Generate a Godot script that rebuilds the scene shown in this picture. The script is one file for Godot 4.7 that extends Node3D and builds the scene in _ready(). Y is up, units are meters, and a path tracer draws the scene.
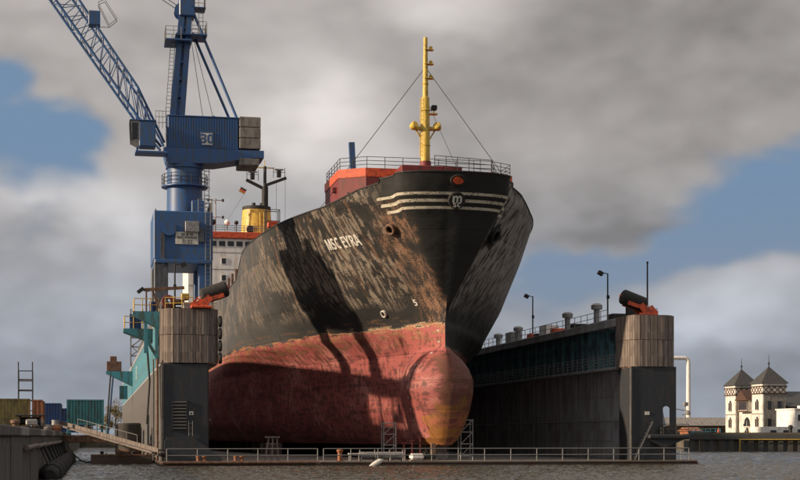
extends Node3D
# A cargo ship in a floating dry dock. Metres, y up; the dock's axis runs along -z, water at y = 0.

const XC := 30.4        # the ship's centre line
const BOW_Z := -124.0   # z of the foremost point of the bow; s counts metres aft of it
var M := {}
var used := {}
var unit_box: BoxMesh
var unit_rod: CylinderMesh
var unit_disc: CylinderMesh
var rng := RandomNumberGenerator.new()

# ---------------------------------------------------------------- helpers
func numbered(called: String) -> String:
	if not used.has(called):
		used[called] = 0
		return called
	used[called] += 1
	return "%s_%03d" % [called, used[called]]

func thing(called: String, label: String, category: String, at := Vector3.ZERO, turn := 0.0, group := "") -> Node3D:
	var o := Node3D.new()
	o.name = numbered(called)
	add_child(o)
	o.position = at
	o.rotation.y = turn
	o.set_meta("label", label)
	o.set_meta("category", category)
	if group != "":
		o.set_meta("group", group)
	return o

func part(called: String, parent: Node, at := Vector3.ZERO) -> Node3D:
	var o := Node3D.new()
	o.name = called
	parent.add_child(o, true)
	o.position = at
	return o

func mesh_node(called: String, mesh: Mesh, mat: Material, parent: Node) -> MeshInstance3D:
	var o := MeshInstance3D.new()
	o.name = called
	o.mesh = mesh
	o.material_override = mat
	parent.add_child(o, true)
	return o

func bar(called: String, c: Vector3, size: Vector3, mat: Material, parent: Node, rot := Vector3.ZERO) -> MeshInstance3D:
	var o := mesh_node(called, unit_box, mat, parent)
	o.transform = Transform3D(Basis.from_euler(rot) * Basis.from_scale(size), c)
	return o

func rod(called: String, a: Vector3, b: Vector3, r: float, mat: Material, parent: Node) -> MeshInstance3D:
	var o := mesh_node(called, unit_rod, mat, parent)
	o.transform = along(a, b, r, r)
	return o

func along(a: Vector3, b: Vector3, w: float, h: float) -> Transform3D:
	var d := b - a
	var y := d.normalized()
	var x := y.cross(Vector3.BACK)
	if absf(y.z) > 0.9:
		x = y.cross(Vector3.UP)
	x = x.normalized()
	var z := x.cross(y)
	return Transform3D(Basis(x * w, d, z * h), (a + b) * 0.5)

func beam(called: String, a: Vector3, b: Vector3, w: float, h: float, mat: Material, parent: Node) -> MeshInstance3D:
	var o := mesh_node(called, unit_box, mat, parent)
	o.transform = along(a, b, w, h)
	return o

func new_st() -> SurfaceTool:
	var st := SurfaceTool.new()
	st.begin(Mesh.PRIMITIVE_TRIANGLES)
	return st

func tri(st: SurfaceTool, a: Vector3, b: Vector3, c: Vector3, n: Vector3) -> void:
	st.set_normal(n)
	if (b - a).cross(c - a).dot(n) > 0.0:
		var t := b
		b = c
		c = t
	st.add_vertex(a)
	st.add_vertex(b)
	st.add_vertex(c)

func quad(st: SurfaceTool, a: Vector3, b: Vector3, c: Vector3, d: Vector3, toward: Vector3) -> void:
	var n := (b - a).cross(c - a)
	if n.length() < 1e-9:
		n = (c - a).cross(d - a)
	n = n.normalized()
	if n.dot(toward) < 0.0:
		n = -n
	tri(st, a, b, c, n)
	tri(st, a, c, d, n)

func poly_prism(st: SurfaceTool, pts: PackedVector2Array, lo: float, hi: float, axis: String) -> void:
	# a convex or simple outline swept along one axis: "y" takes (x, z), "z" takes (x, y), "x" takes (z, y)
	var f := func(p: Vector2, h: float) -> Vector3:
		if axis == "y":
			return Vector3(p.x, h, p.y)
		if axis == "z":
			return Vector3(p.x, p.y, h)
		return Vector3(h, p.y, p.x)
	var mid := Vector2.ZERO
	for p in pts:
		mid += p / pts.size()
	var up: Vector3 = f.call(Vector2.ZERO, 1.0) - f.call(Vector2.ZERO, 0.0)
	var area := 0.0
	for i in pts.size():
		area += pts[i].cross(pts[(i + 1) % pts.size()])
	for i in pts.size():
		var p := pts[i]
		var q := pts[(i + 1) % pts.size()]
		var out2 := Vector2(q.y - p.y, p.x - q.x) * signf(area)
		var o3: Vector3 = f.call(out2, 0.0) - f.call(Vector2.ZERO, 0.0)
		quad(st, f.call(p, lo), f.call(q, lo), f.call(q, hi), f.call(p, hi), o3)
	var ids := Geometry2D.triangulate_polygon(pts)
	for k in range(0, ids.size(), 3):
		tri(st, f.call(pts[ids[k]], hi), f.call(pts[ids[k + 1]], hi), f.call(pts[ids[k + 2]], hi), up)
		tri(st, f.call(pts[ids[k]], lo), f.call(pts[ids[k + 1]], lo), f.call(pts[ids[k + 2]], lo), -up)

func prism(called: String, pts: PackedVector2Array, lo: float, hi: float, axis: String, mat: Material, parent: Node) -> MeshInstance3D:
	var st := new_st()
	poly_prism(st, pts, lo, hi, axis)
	return mesh_node(called, st.commit(), mat, parent)

func lathe(called: String, prof: Array, n: int, mat: Material, parent: Node, at := Vector3.ZERO) -> MeshInstance3D:
	# prof: [radius, height] pairs going up
	var st := new_st()
	for i in prof.size() - 1:
		var r0: float = prof[i][0]
		var y0: float = prof[i][1]
		var r1: float = prof[i + 1][0]
		var y1: float = prof[i + 1][1]
		var slope := Vector2(y1 - y0, r0 - r1).normalized()
		for k in n:
			var a0 := TAU * k / n
			var a1 := TAU * (k + 1) / n
			var d0 := Vector3(cos(a0), 0, sin(a0))
			var d1 := Vector3(cos(a1), 0, sin(a1))
			var n0 := d0 * slope.x + Vector3.UP * slope.y
			var n1 := d1 * slope.x + Vector3.UP * slope.y
			var P := [d0 * r0 + Vector3.UP * y0, d1 * r0 + Vector3.UP * y0, d1 * r1 + Vector3.UP * y1, d0 * r1 + Vector3.UP * y1]
			var N := [n0, n1, n1, n0]
			for j in [0, 1, 2, 0, 2, 3]:
				st.set_normal(N[j])
				st.add_vertex(P[j])
	var o := mesh_node(called, st.commit(), mat, parent)
	o.position = at
	return o

func box_frame(called: String, a: Vector3, b: Vector3, mat: Material, parent: Node) -> MeshInstance3D:
	return bar(called, (a + b) * 0.5, (b - a).abs(), mat, parent)

func slab(called: String, a: Vector3, b: Vector3, bevel: float, mat: Material, parent: Node) -> MeshInstance3D:
	# a box between two corners with its edges chamfered
	var lo := Vector3(minf(a.x, b.x), minf(a.y, b.y), minf(a.z, b.z))
	var hi := Vector3(maxf(a.x, b.x), maxf(a.y, b.y), maxf(a.z, b.z))
	var c := (lo + hi) * 0.5
	var h := (hi - lo) * 0.5
	var e := minf(bevel, minf(h.x, minf(h.y, h.z)) * 0.8)
	var st := new_st()
	var ax := [Vector3(1, 0, 0), Vector3(0, 1, 0), Vector3(0, 0, 1)]
	for i in 3:
		var j := (i + 1) % 3
		var k := (i + 2) % 3
		for s in [-1.0, 1.0]:
			var o: Vector3 = c + ax[i] * h[i] * s
			var u: Vector3 = ax[j] * (h[j] - e)
			var v: Vector3 = ax[k] * (h[k] - e)
			quad(st, o - u - v, o + u - v, o + u + v, o - u + v, ax[i] * s)
			for t in [-1.0, 1.0]:
				var p0: Vector3 = c + ax[i] * h[i] * s + ax[j] * (h[j] - e) * t
				var p1: Vector3 = c + ax[i] * (h[i] - e) * s + ax[j] * h[j] * t
				quad(st, p0 - v, p0 + v, p1 + v, p1 - v, ax[i] * s + ax[j] * t)
				for w in [-1.0, 1.0]:
					if i == 0:
						var q0: Vector3 = c + Vector3(h.x * s, (h.y - e) * t, (h.z - e) * w)
						var q1: Vector3 = c + Vector3((h.x - e) * s, h.y * t, (h.z - e) * w)
						var q2: Vector3 = c + Vector3((h.x - e) * s, (h.y - e) * t, h.z * w)
						tri(st, q0, q1, q2, Vector3(s, t, w).normalized())
	return mesh_node(called, st.commit(), mat, parent)

func railing(parent: Node, pts: Array, h: float, gap: float, mat: Material, r := 0.025, rails := 2, called := "railing") -> Node3D:
	var o := part(called, parent)
	for i in pts.size() - 1:
		var a: Vector3 = pts[i]
		var b: Vector3 = pts[i + 1]
		var n := maxi(1, roundi(a.distance_to(b) / gap))
		for k in n + (1 if i == pts.size() - 2 else 0):
			var p := a.lerp(b, float(k) / n)
			rod("post", p, p + Vector3.UP * h, r * 1.15, mat, o)
		for k in rails:
			var up := Vector3.UP * (h * (k + 1.0) / rails - 0.01)
			rod("rail", a + up, b + up, r, mat, o)
	return o

func ladder(parent: Node, a: Vector3, b: Vector3, side: Vector3, mat: Material, r := 0.025, step := 0.35) -> Node3D:
	var o := part("ladder", parent)
	rod("stringer", a - side, b - side, r, mat, o)
	rod("stringer", a + side, b + side, r, mat, o)
	var n := int(a.distance_to(b) / step)
	for k in n:
		var p := a.lerp(b, (k + 0.5) / n)
		rod("rung", p - side, p + side, r * 0.7, mat, o)
	return o

func text_mesh(words: String, height: float, depth: float, serif := false) -> ArrayMesh:
	var t := TextMesh.new()
	var f := SystemFont.new()
	f.font_names = PackedStringArray(["Droid Serif" if serif else "Droid Sans"])
	f.font_weight = 700
	t.font = f
	t.text = words
	t.font_size = 64
	t.pixel_size = height / 47.0
	t.depth = depth
	t.curve_step = 1.0
	var am := ArrayMesh.new()
	for i in t.get_surface_count():
		am.add_surface_from_arrays(Mesh.PRIMITIVE_TRIANGLES, t.surface_get_arrays(i))
	return am

# ---------------------------------------------------------------- materials
func lin(r: float, g: float, b: float) -> Color:
	return Color(r, g, b).linear_to_srgb()

func mottled(base: Color, dirt: Color, amount: float, seed: int, stretch := 1, size := 256, freq := 0.02) -> ImageTexture:
	# base and dirt are linear; a seamless blotchy mixture of the two, drawn out downwards by "stretch"
	var n := FastNoiseLite.new()
	n.seed = seed
	n.noise_type = FastNoiseLite.TYPE_SIMPLEX_SMOOTH
	n.frequency = freq
	n.fractal_octaves = 5
	var a := n.get_seamless_image(size, size / stretch)
	if stretch > 1:
		a.resize(size, size, Image.INTERPOLATE_CUBIC)
	n.seed = seed + 91
	n.frequency = freq * 4.0
	var b := n.get_seamless_image(size, size)
	var da := a.get_data()
	var db := b.get_data()
	var out := PackedByteArray()
	out.resize(size * size * 3)
	for i in size * size:
		var v := da[i] / 255.0
		var w := db[i] / 255.0
		var k := clampf((v * 0.65 + w * 0.35 - 0.62 + amount * 0.35) * 5.0, 0.0, 1.0) * 0.9
		var g := 0.86 + 0.28 * w
		var c := base.lerp(dirt, k)
		var s := Color(c.r * g, c.g * g, c.b * g).linear_to_srgb()
		out[i * 3] = clampi(int(s.r * 255.0), 0, 255)
		out[i * 3 + 1] = clampi(int(s.g * 255.0), 0, 255)
		out[i * 3 + 2] = clampi(int(s.b * 255.0), 0, 255)
	var im := Image.create_from_data(size, size, false, Image.FORMAT_RGB8, out)
	im.generate_mipmaps()
	return ImageTexture.create_from_image(im)

func mat(base: Color, rough := 0.6, metal := 0.0, dirt := Color(0.05, 0.04, 0.03), amount := 0.5, metres := 3.0, stretch := 1) -> StandardMaterial3D:
	var m := StandardMaterial3D.new()
	m.albedo_texture = mottled(base, dirt, amount, M.size() * 7 + 3, stretch)
	m.uv1_triplanar = true
	m.uv1_world_triplanar = true
	m.uv1_scale = Vector3.ONE / metres
	m.roughness = rough
	m.metallic = metal
	return m

func plain(base: Color, rough := 0.6, metal := 0.0) -> StandardMaterial3D:
	var m := StandardMaterial3D.new()
	m.albedo_color = base.linear_to_srgb()
	m.roughness = rough
	m.metallic = metal
	return m

func make_materials() -> void:
	var rust := Color(0.11, 0.05, 0.028)
	M.slate = mat(Color(0.024, 0.029, 0.037), 0.6, 0, Color(0.04, 0.036, 0.034), 0.42, 5.0, 4)
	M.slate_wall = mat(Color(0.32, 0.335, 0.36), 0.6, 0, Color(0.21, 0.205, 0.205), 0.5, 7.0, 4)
	M.teal = mat(Color(0.06, 0.245, 0.31), 0.5, 0, Color(0.07, 0.1, 0.09), 0.4, 4.0, 4)
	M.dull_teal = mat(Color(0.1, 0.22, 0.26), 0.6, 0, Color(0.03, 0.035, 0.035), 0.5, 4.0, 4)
	M.dock_grey = mat(Color(0.115, 0.112, 0.108), 0.8, 0, Color(0.055, 0.043, 0.035), 0.58, 6.0, 4)
	M.crane_blue = mat(Color(0.034, 0.105, 0.27), 0.45, 0, Color(0.06, 0.09, 0.14), 0.42, 3.0, 4)
	M.crane_grey = mat(Color(0.09, 0.1, 0.12), 0.55, 0, Color(0.05, 0.05, 0.05), 0.5, 3.0, 4)
	M.concrete = mat(Color(0.25, 0.235, 0.215), 0.9, 0, Color(0.14, 0.125, 0.11), 0.5, 4.0, 2)
	M.quay = mat(Color(0.1, 0.09, 0.08), 0.9, 0, Color(0.045, 0.04, 0.035), 0.55, 5.0, 4)
	M.rusty = mat(Color(0.19, 0.115, 0.08), 0.85, 0, rust, 0.55, 2.5, 1)
	M.pontoon = mat(Color(0.1, 0.085, 0.072), 0.85, 0, rust, 0.5, 3.0, 1)
	M.rail_steel = plain(Color(0.19, 0.19, 0.185), 0.55, 0.2)
	M.galvanised = mat(Color(0.3, 0.3, 0.3), 0.5, 0.3, Color(0.18, 0.17, 0.16), 0.4, 2.0)
	M.yellow_paint = mat(Color(0.5, 0.34, 0.05), 0.5, 0, Color(0.2, 0.13, 0.05), 0.35, 2.0)
	M.mast_yellow = mat(Color(0.62, 0.43, 0.07), 0.5, 0, Color(0.32, 0.2, 0.05), 0.33, 3.0, 2)
	M.red_house = mat(Color(0.2, 0.028, 0.03), 0.6, 0, Color(0.12, 0.03, 0.025), 0.5, 3.0, 4)
	M.orange_red = mat(Color(0.68, 0.1, 0.03), 0.5, 0, Color(0.35, 0.06, 0.03), 0.4, 3.0)
	M.white_paint = mat(Color(0.8, 0.78, 0.75), 0.5, 0, Color(0.6, 0.54, 0.47), 0.3, 6.0, 4)
	M.letter_white = plain(Color(0.62, 0.6, 0.54), 0.6)
	M.letter_blue = plain(Color(0.03, 0.09, 0.24), 0.5)
	M.ink = plain(Color(0.035, 0.033, 0.03), 0.6)
	M.black = mat(Color(0.014, 0.014, 0.014), 0.7, 0, Color(0.03, 0.027, 0.025), 0.5, 1.5)
	M.rubber = mat(Color(0.018, 0.017, 0.017), 0.85, 0, Color(0.04, 0.036, 0.033), 0.5, 1.0)
	M.window_dark = plain(Color(0.02, 0.022, 0.026), 0.08)
	M.deck = mat(Color(0.1, 0.05, 0.04), 0.85, 0, rust, 0.5, 5.0)
	M.rope = plain(Color(0.035, 0.033, 0.03), 0.8)
	M.blue_paint = mat(Color(0.02, 0.06, 0.2), 0.5, 0, Color(0.03, 0.05, 0.1), 0.4, 3.0, 4)
	M.olive = mat(Color(0.27, 0.22, 0.075), 0.6, 0, Color(0.13, 0.1, 0.05), 0.5, 3.0, 4)
	M.orange_box = mat(Color(0.33, 0.12, 0.045), 0.6, 0, Color(0.16, 0.07, 0.04), 0.5, 3.0, 4)
	M.teal_box = mat(Color(0.05, 0.205, 0.235), 0.55, 0, Color(0.06, 0.12, 0.12), 0.4, 3.0, 4)
	M.plaster = mat(Color(0.68, 0.655, 0.6), 0.9, 0, Color(0.42, 0.38, 0.33), 0.42, 6.0, 2)
	M.white_plaster = mat(Color(0.76, 0.74, 0.7), 0.9, 0, Color(0.5, 0.47, 0.43), 0.3, 6.0, 2)
	M.brick_red = mat(Color(0.17, 0.09, 0.065), 0.9, 0, Color(0.1, 0.055, 0.04), 0.5, 4.0)
	M.roof_slate = mat(Color(0.05, 0.048, 0.047), 0.7, 0, Color(0.03, 0.03, 0.03), 0.5, 4.0)
	M.timber = mat(Color(0.085, 0.04, 0.025), 0.8, 0, Color(0.05, 0.025, 0.018), 0.5, 3.0)
	M.ground = mat(Color(0.12, 0.1, 0.075), 0.95, 0, Color(0.07, 0.06, 0.04), 0.5, 20.0)
	M.sheet_pile = mat(Color(0.06, 0.066, 0.064), 0.8, 0, Color(0.06, 0.045, 0.03), 0.5, 6.0, 4)
	M.leaf = mat(Color(0.2, 0.14, 0.02), 0.8, 0, Color(0.1, 0.08, 0.02), 0.5, 2.0)
	M.leaf.backlight_enabled = true
	M.leaf.backlight = Color(0.2, 0.16, 0.05)
	M.bark = mat(Color(0.05, 0.04, 0.03), 0.9, 0, Color(0.03, 0.025, 0.02), 0.5, 1.0, 4)
	var woods := [Color(0.235, 0.192, 0.166), Color(0.21, 0.17, 0.147), Color(0.262, 0.218, 0.19), Color(0.185, 0.15, 0.13), Color(0.225, 0.178, 0.15)]
	for i in woods.size():
		M["wood%d" % i] = mat(woods[i], 0.9, 0, woods[i] * 0.55, 0.55, 2.2, 8)

# ---------------------------------------------------------------- camera, sky, sun
func make_view() -> void:
	var cam := Camera3D.new()
	cam.name = "camera"
	add_child(cam)
	cam.projection = Camera3D.PROJECTION_FRUSTUM
	cam.near = 0.5
	cam.far = 6000.0
	cam.size = 480.0 / 1495.0 * cam.near
	cam.frustum_offset = Vector2(0, 196.0 / 1495.0 * cam.near)
	cam.position = Vector3(0, 2.6, 0)
	cam.rotation_degrees = Vector3(0, -11.53, 0)
	cam.current = true
	var e := Environment.new()
	e.background_mode = Environment.BG_SKY
	var sky := Sky.new()
	var pm := PanoramaSkyMaterial.new()
	pm.panorama = make_sky()
	sky.sky_material = pm
	e.sky = sky
	e.ambient_light_source = Environment.AMBIENT_SOURCE_SKY
	e.tonemap_mode = Environment.TONE_MAPPER_LINEAR
	e.tonemap_exposure = 1.75
	e.sdfgi_enabled = true
	e.ssao_enabled = true
	e.ssil_enabled = true
	var we := WorldEnvironment.new()
	we.name = "world_environment"
	we.environment = e
	add_child(we)
	var sun := DirectionalLight3D.new()
	sun.name = "sun"
	add_child(sun)
	sun.light_energy = 1.1
	sun.light_color = Color(1.0, 0.9, 0.78)
	sun.light_angular_distance = 1.8
	sun.shadow_enabled = true
	var travel := Vector3(cos(deg_to_rad(5.0)), -0.315, -sin(deg_to_rad(5.0))).normalized()
	sun.look_at_from_position(Vector3.ZERO, travel, Vector3.UP)

func soft(a: float, b: float, x: float) -> float:
	return smoothstep(a, b, x)

func make_sky() -> ImageTexture:
	# broken grey cloud over blue, low sun: cover and thickness come from noise on the sphere, with the openings and banks of this sky set by bearing and height
	var W := 2048
	var H := 1024
	var big := FastNoiseLite.new()
	big.seed = 5
	big.frequency = 1.0
	big.fractal_octaves = 5
	big.noise_type = FastNoiseLite.TYPE_SIMPLEX_SMOOTH
	var fine := FastNoiseLite.new()
	fine.seed = 23
	fine.frequency = 1.0
	fine.fractal_octaves = 4
	fine.noise_type = FastNoiseLite.TYPE_SIMPLEX_SMOOTH
	var out := PackedByteArray()
	out.resize(W * H * 3)
	out.fill(70)
	var lut := PackedByteArray()
	lut.resize(1025)
	for i in 1025:
		lut[i] = int(clampf(Color(i / 1024.0, 0, 0).linear_to_srgb().r * 255.0, 0, 255))
	# banks and openings: bearing, height, half widths (degrees), cover added, brightness added
	var spots := [
		[-14.2, 11.3, 2.3, 2.6, -1.9, 0.0], [-15.0, 13.3, 2.0, 1.0, -0.5, 0.0], [-14.0, 8.4, 3.0, 1.2, 0.3, 0.15], [-10.5, 8.0, 2.6, 2.0, 0.4, 0.13], [-15.0, 15.8, 4.0, 1.2, 0.4, 0.05],
		[-2.7, 12.2, 2.0, 1.5, 0.6, 0.22], [-6.5, 12.5, 4.0, 3.5, 0.5, 0.1], [1.2, 16.0, 2.6, 1.2, 0.4, 0.15], [-1.0, 10.0, 2.5, 1.2, 0.4, 0.1], [-3.0, 9.5, 3.5, 2.0, 0.5, 0.05], [6.0, 11.5, 3.5, 1.5, 0.3, 0.04],
		[9.0, 14.6, 6.5, 2.6, 0.9, -0.05], [7.0, 9.3, 4.5, 1.6, 0.6, -0.03], [8.8, 8.0, 2.4, 0.7, 0.5, -0.09],
		[13.8, 8.3, 3.6, 2.0, -1.9, 0.0], [9.5, 6.6, 4.0, 1.1, -1.5, 0.0], [5.6, 5.6, 2.5, 1.6, -1.0, 0.0], [17.5, 10.0, 2.5, 2.2, -1.2, 0.0],
		[12.8, 5.3, 2.6, 1.0, 1.7, 0.13], [9.8, 4.4, 2.0, 0.7, 0.8, 0.08], [12.5, 3.0, 5.0, 1.3, 0.9, -0.03],
		[-10.0, 2.6, 8.0, 2.2, 0.3, -0.01], [-14.0, 5.2, 4.0, 1.2, 0.0, 0.02]]
	var fwd := -11.53
	for j in H / 2 + 12:
		var el := 90.0 - (j + 0.5) * 180.0 / H
		var ce := cos(deg_to_rad(el))
		var se := sin(deg_to_rad(el))
		for i in W:
			var az := (i + 0.5) * 360.0 / W               # degrees right of -z
			if az > 180.0:
				az -= 360.0
			var ar := deg_to_rad(az)
			var d := Vector3(sin(ar) * ce, se, -cos(ar) * ce)
			# clouds lie in a flat layer: stretch them sideways near the horizon
			var p := Vector3(d.x, d.y * 2.2, d.z)
			var warp := fine.get_noise_3dv(p * 5.0) * 0.06
			var n := big.get_noise_3dv(p * 4.2 + Vector3(warp, warp, -warp))
			var f := fine.get_noise_3dv(p * 13.0 + Vector3(3.1, 0, 7.7))
			var g2 := fine.get_noise_3dv(p * 34.0 + Vector3(n, f, 1.7) * 0.6)
			var cover := 0.85 + n * 0.75 + f * 0.3 + g2 * 0.28
			var lum := 0.0
			var da := az + fwd
			if absf(da) < 40.0 and el < 40.0:
				for s in spots:
					var u: float = (da + n * 3.0 + f * 0.9 - s[0]) / s[2]
					var v: float = (el + n * 1.6 + f * 0.7 - s[1]) / s[3]
					var g := exp(-(u * u + v * v))
					cover += s[4] * g
					lum += s[5] * g
			var c := smoothstep(-0.3, 0.65, cover)
			var k := (0.196 + lum * 0.85 + f * 0.045 + n * 0.02 + g2 * 0.022) * (1.0 + 1.5 * maxf(0.0, se - 0.2))
			var thick := clampf(k, 0.1, 0.75)
			var h := clampf(el / 16.0, 0.0, 1.0)
			var warm := Color(thick * 1.04, thick * 0.975, thick * 0.94)
			var low := Color(thick * 0.93, thick * 1.01, thick * 1.16)
			var cloud := low.lerp(warm, smoothstep(0.1, 0.75, h))
			var blue := Color(0.138, 0.166, 0.208).lerp(Color(0.102, 0.158, 0.238), smoothstep(0.1, 0.7, h))
			var col := blue.lerp(cloud, c)
			var o := (j * W + i) * 3
			out[o] = lut[clampi(int(col.r * 1024.0), 0, 1024)]
			out[o + 1] = lut[clampi(int(col.g * 1024.0), 0, 1024)]
			out[o + 2] = lut[clampi(int(col.b * 1024.0), 0, 1024)]
	return ImageTexture.create_from_image(Image.create_from_data(W, H, false, Image.FORMAT_RGB8, out))

# ---------------------------------------------------------------- water and banks
func make_water() -> void:
	var n := FastNoiseLite.new()
	n.seed = 11
	n.frequency = 0.42
	n.fractal_octaves = 5
	n.fractal_gain = 0.6
	n.noise_type = FastNoiseLite.TYPE_SIMPLEX_SMOOTH
	var st := new_st()
	var xs: Array[float] = [-3000.0, -600.0, -150.0, -60.0]
	var x := -24.0
	while x < 140.0:
		xs.append(x)
		x += 0.28 if x < 60.0 else 0.8
	xs.append_array([144.0, 170.0, 300.0, 700.0, 3000.0])
	var zs: Array[float] = [200.0, 30.0, -20.0, -45.0, -60.0]
	var z := -66.0
	while z > -240.0:
		zs.append(z)
		z -= 0.28 if z > -126.0 else 0.8
	zs.append_array([-245.0, -280.0, -340.0, -500.0, -900.0, -1800.0, -4000.0])
	var cols := xs.size()
	for b in zs:
		for a in xs:
			var inside := smoothstep(-24.0, -20.0, a) * smoothstep(140.0, 136.0, a) * smoothstep(-64.0, -70.0, b) * smoothstep(-240.0, -236.0, b)
			var h := (0.2 - absf(n.get_noise_2d(a * 0.7, b))) * 0.7 * inside
			st.set_uv(Vector2(a, b) * 0.1)
			st.add_vertex(Vector3(a, h, b))
	for j in zs.size() - 1:
		for i in cols - 1:
			var k := j * cols + i
			for q in [k, k + cols, k + 1, k + 1, k + cols, k + cols + 1]:
				st.add_index(q)
	st.generate_normals()
	st.generate_tangents()
	var m := StandardMaterial3D.new()
	m.albedo_color = lin(0.06, 0.054, 0.04)
	m.roughness = 0.08
	m.metallic_specular = 0.5
	n.frequency = 0.02
	n.fractal_octaves = 5
	var im := n.get_seamless_image(512, 512)
	im.convert(Image.FORMAT_RGBA8)
	im.bump_map_to_normal_map(5.0)
	m.normal_enabled = true
	m.normal_texture = ImageTexture.create_from_image(im)
	m.normal_scale = 2.0
	m.uv1_scale = Vector3(1.1, 1.6, 1)
	var o := mesh_node("water", st.commit(), m, self)
	o.set_meta("kind", "structure")
	o.set_meta("label", "choppy brown grey harbour water around the dock")

func structure(o: Node, label: String) -> void:
	o.set_meta("kind", "structure")
	o.set_meta("label", label)

func make_banks() -> void:
	structure(slab("left_bank", Vector3(-900, -3, -2500), Vector3(110, 2.3, -345), 0.3, M.ground, self), "low earth bank behind the dock")
	structure(slab("right_bank", Vector3(112, -3, -2500), Vector3(1500, 2.35, -262), 0.3, M.ground, self), "low earth bank under the twin towered building")
	# the sheet-piled jetty in front of the twin-towered building
	var j := thing("jetty", "dark sheet piled jetty in front of the twin towered building", "jetty", Vector3(94.7, 0, -228.6), deg_to_rad(-11.53))
	slab("deck", Vector3(0, 2.0, -5), Vector3(90, 2.95, 0.4), 0.05, M.sheet_pile, j)
	for i in 110:
		var x := 0.4 + i * 0.8
		bar("sheet_pile", Vector3(x, 0.4, 0.0 if i % 2 == 0 else -0.25), Vector3(0.76, 3.4, 0.3), M.sheet_pile, j)
	bar("end_wall", Vector3(0.1, 0.4, -2.6), Vector3(0.3, 3.0, 4.4), M.sheet_pile, j)
	bar("timber_rail", Vector3(45, 3.06, 0.2), Vector3(89, 0.22, 0.2), M.ground, j)
	var y: Material = M.yellow_paint
	var fr := part("yellow_barrier", j)
	bar("beam", Vector3(14.2, 2.05, 0.75), Vector3(12.6, 0.16, 0.12), y, fr)
	for x in [8.0, 20.4]:
		bar("post", Vector3(x, 1.0, 0.72), Vector3(0.16, 2.0, 0.12), y, fr)
	railing(j, [Vector3(0.2, 2.95, 0), Vector3(5, 2.95, 0)], 0.8, 0.8, M.teal, 0.06)
	slab("teal_skip", Vector3(0.6, 2.95, -1.2), Vector3(3.2, 3.3, -0.2), 0.1, M.teal, j)

# ---------------------------------------------------------------- the ship
func table(t: Array, x: float) -> float:
	if x <= t[0][0]:
		return t[0][1]
	for i in t.size() - 1:
		if x <= t[i + 1][0]:
			return lerpf(t[i][1], t[i + 1][1], (x - t[i][0]) / (t[i + 1][0] - t[i][0]))
	return t[-1][1]

const T_LEN := [[1.8, 105.0], [7.0, 96.0], [10.0, 85.0], [12.0, 62.0], [15.7, 50.0], [20.2, 42.0], [23.6, 38.0], [25.2, 38.0]]
const T_BLUNT := [[1.8, 1.0], [13.0, 1.0], [15.7, 0.9], [20.2, 0.73], [23.6, 0.62], [25.2, 0.6]]
const T_BULB := [[1.8, 1.3], [2.1, 1.7], [3.2, 2.25], [5.0, 2.75], [6.5, 3.0], [7.6, 3.0], [8.7, 2.65], [9.6, 1.95], [10.3, 1.05], [10.7, 0.0]]
const T_NOSE := [[1.8, 5.0], [2.4, 4.3], [3.5, 3.7], [5.0, 3.2], [6.4, 2.9], [7.6, 3.0], [8.8, 3.5], [9.8, 4.2], [10.7, 5.2]]
const T_TOP := [[0.0, 25.2], [4.3, 25.1], [4.42, 24.75], [6.7, 24.45], [7.0, 24.35], [9.0, 23.95], [11.2, 23.62], [11.52, 23.6], [22.0, 23.3], [30.0, 23.0], [40.0, 22.9], [47.0, 20.5], [180.0, 20.5]]

func stem(y: float) -> float:
	if y > 12.8:
		return lerpf(5.0, 0.0, (y - 12.8) / 12.4)
	return 5.0 + maxf(0.0, 5.0 - y) * 0.5

func panel(y: float) -> float:
	return clampf((y - 13.4) * 0.5, 0.0, 5.1)

func nose(y: float) -> float:
	if y < 10.7:
		return minf(stem(y), table(T_NOSE, y))
	return stem(y)

func half_breadth(s: float, y: float) -> float:
	var B := 14.5
	if y < 4.4:
		B = 14.5 - 2.6 + sqrt(maxf(0.0, 2.6 * 2.6 - (4.4 - y) * (4.4 - y)))
	var t := clampf((s - stem(y)) / table(T_LEN, y), 0.0, 1.0)
	var b := B * pow(1.0 - pow(1.0 - t, 2.2), table(T_BLUNT, y))
	var w := panel(y)
	if w > 0.05:
		# the blunt front face between the two knuckles
		var t3 := clampf((s - stem(y)) / (0.36 * w), 0.0, 1.0)
		var c := w * sqrt(maxf(0.0, 1.0 - (1.0 - t3) * (1.0 - t3)))
		var k := clampf(minf(b, c), 0.001, 0.5)
		var h := maxf(k - absf(b - c), 0.0) / k
		b = maxf(b, c) + h * h * k * 0.25
	if y < 10.7:
		var t2 := clampf((s - table(T_NOSE, y)) / 4.6, 0.0, 1.0)
		var c := table(T_BULB, y) * sqrt(maxf(0.0, 1.0 - (1.0 - t2) * (1.0 - t2))) * (1.0 - smoothstep(9.0, 22.0, s))
		var k := clampf(minf(b, c), 0.001, 0.8)
		var h := maxf(k - absf(b - c), 0.0) / k
		b = maxf(b, c) + h * h * k * 0.25
	return b

func hull_point(s: float, y: float, side: float) -> Vector3:
	return Vector3(XC + side * half_breadth(s, y), y, BOW_Z - s)

func hull_normal(s: float, y: float, side: float) -> Vector3:
	var e := clampf((s - nose(y)) * 0.5, 0.003, 0.1)
	var a := hull_point(s + e, y, side) - hull_point(s - e, y, side)
	var b := hull_point(s, y + 0.1, side) - hull_point(s, y - 0.1, side)
	var n := a.cross(b).normalized()
	if n.x * side < 0.0 and absf(n.x) > 0.02:
		n = -n
	if absf(n.x) <= 0.02 and n.z < 0.0:
		n = -n
	return n

func hull_q(s: float, y: float) -> float:
	return 0.6 * s + 0.8 * half_breadth(s, y)

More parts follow.
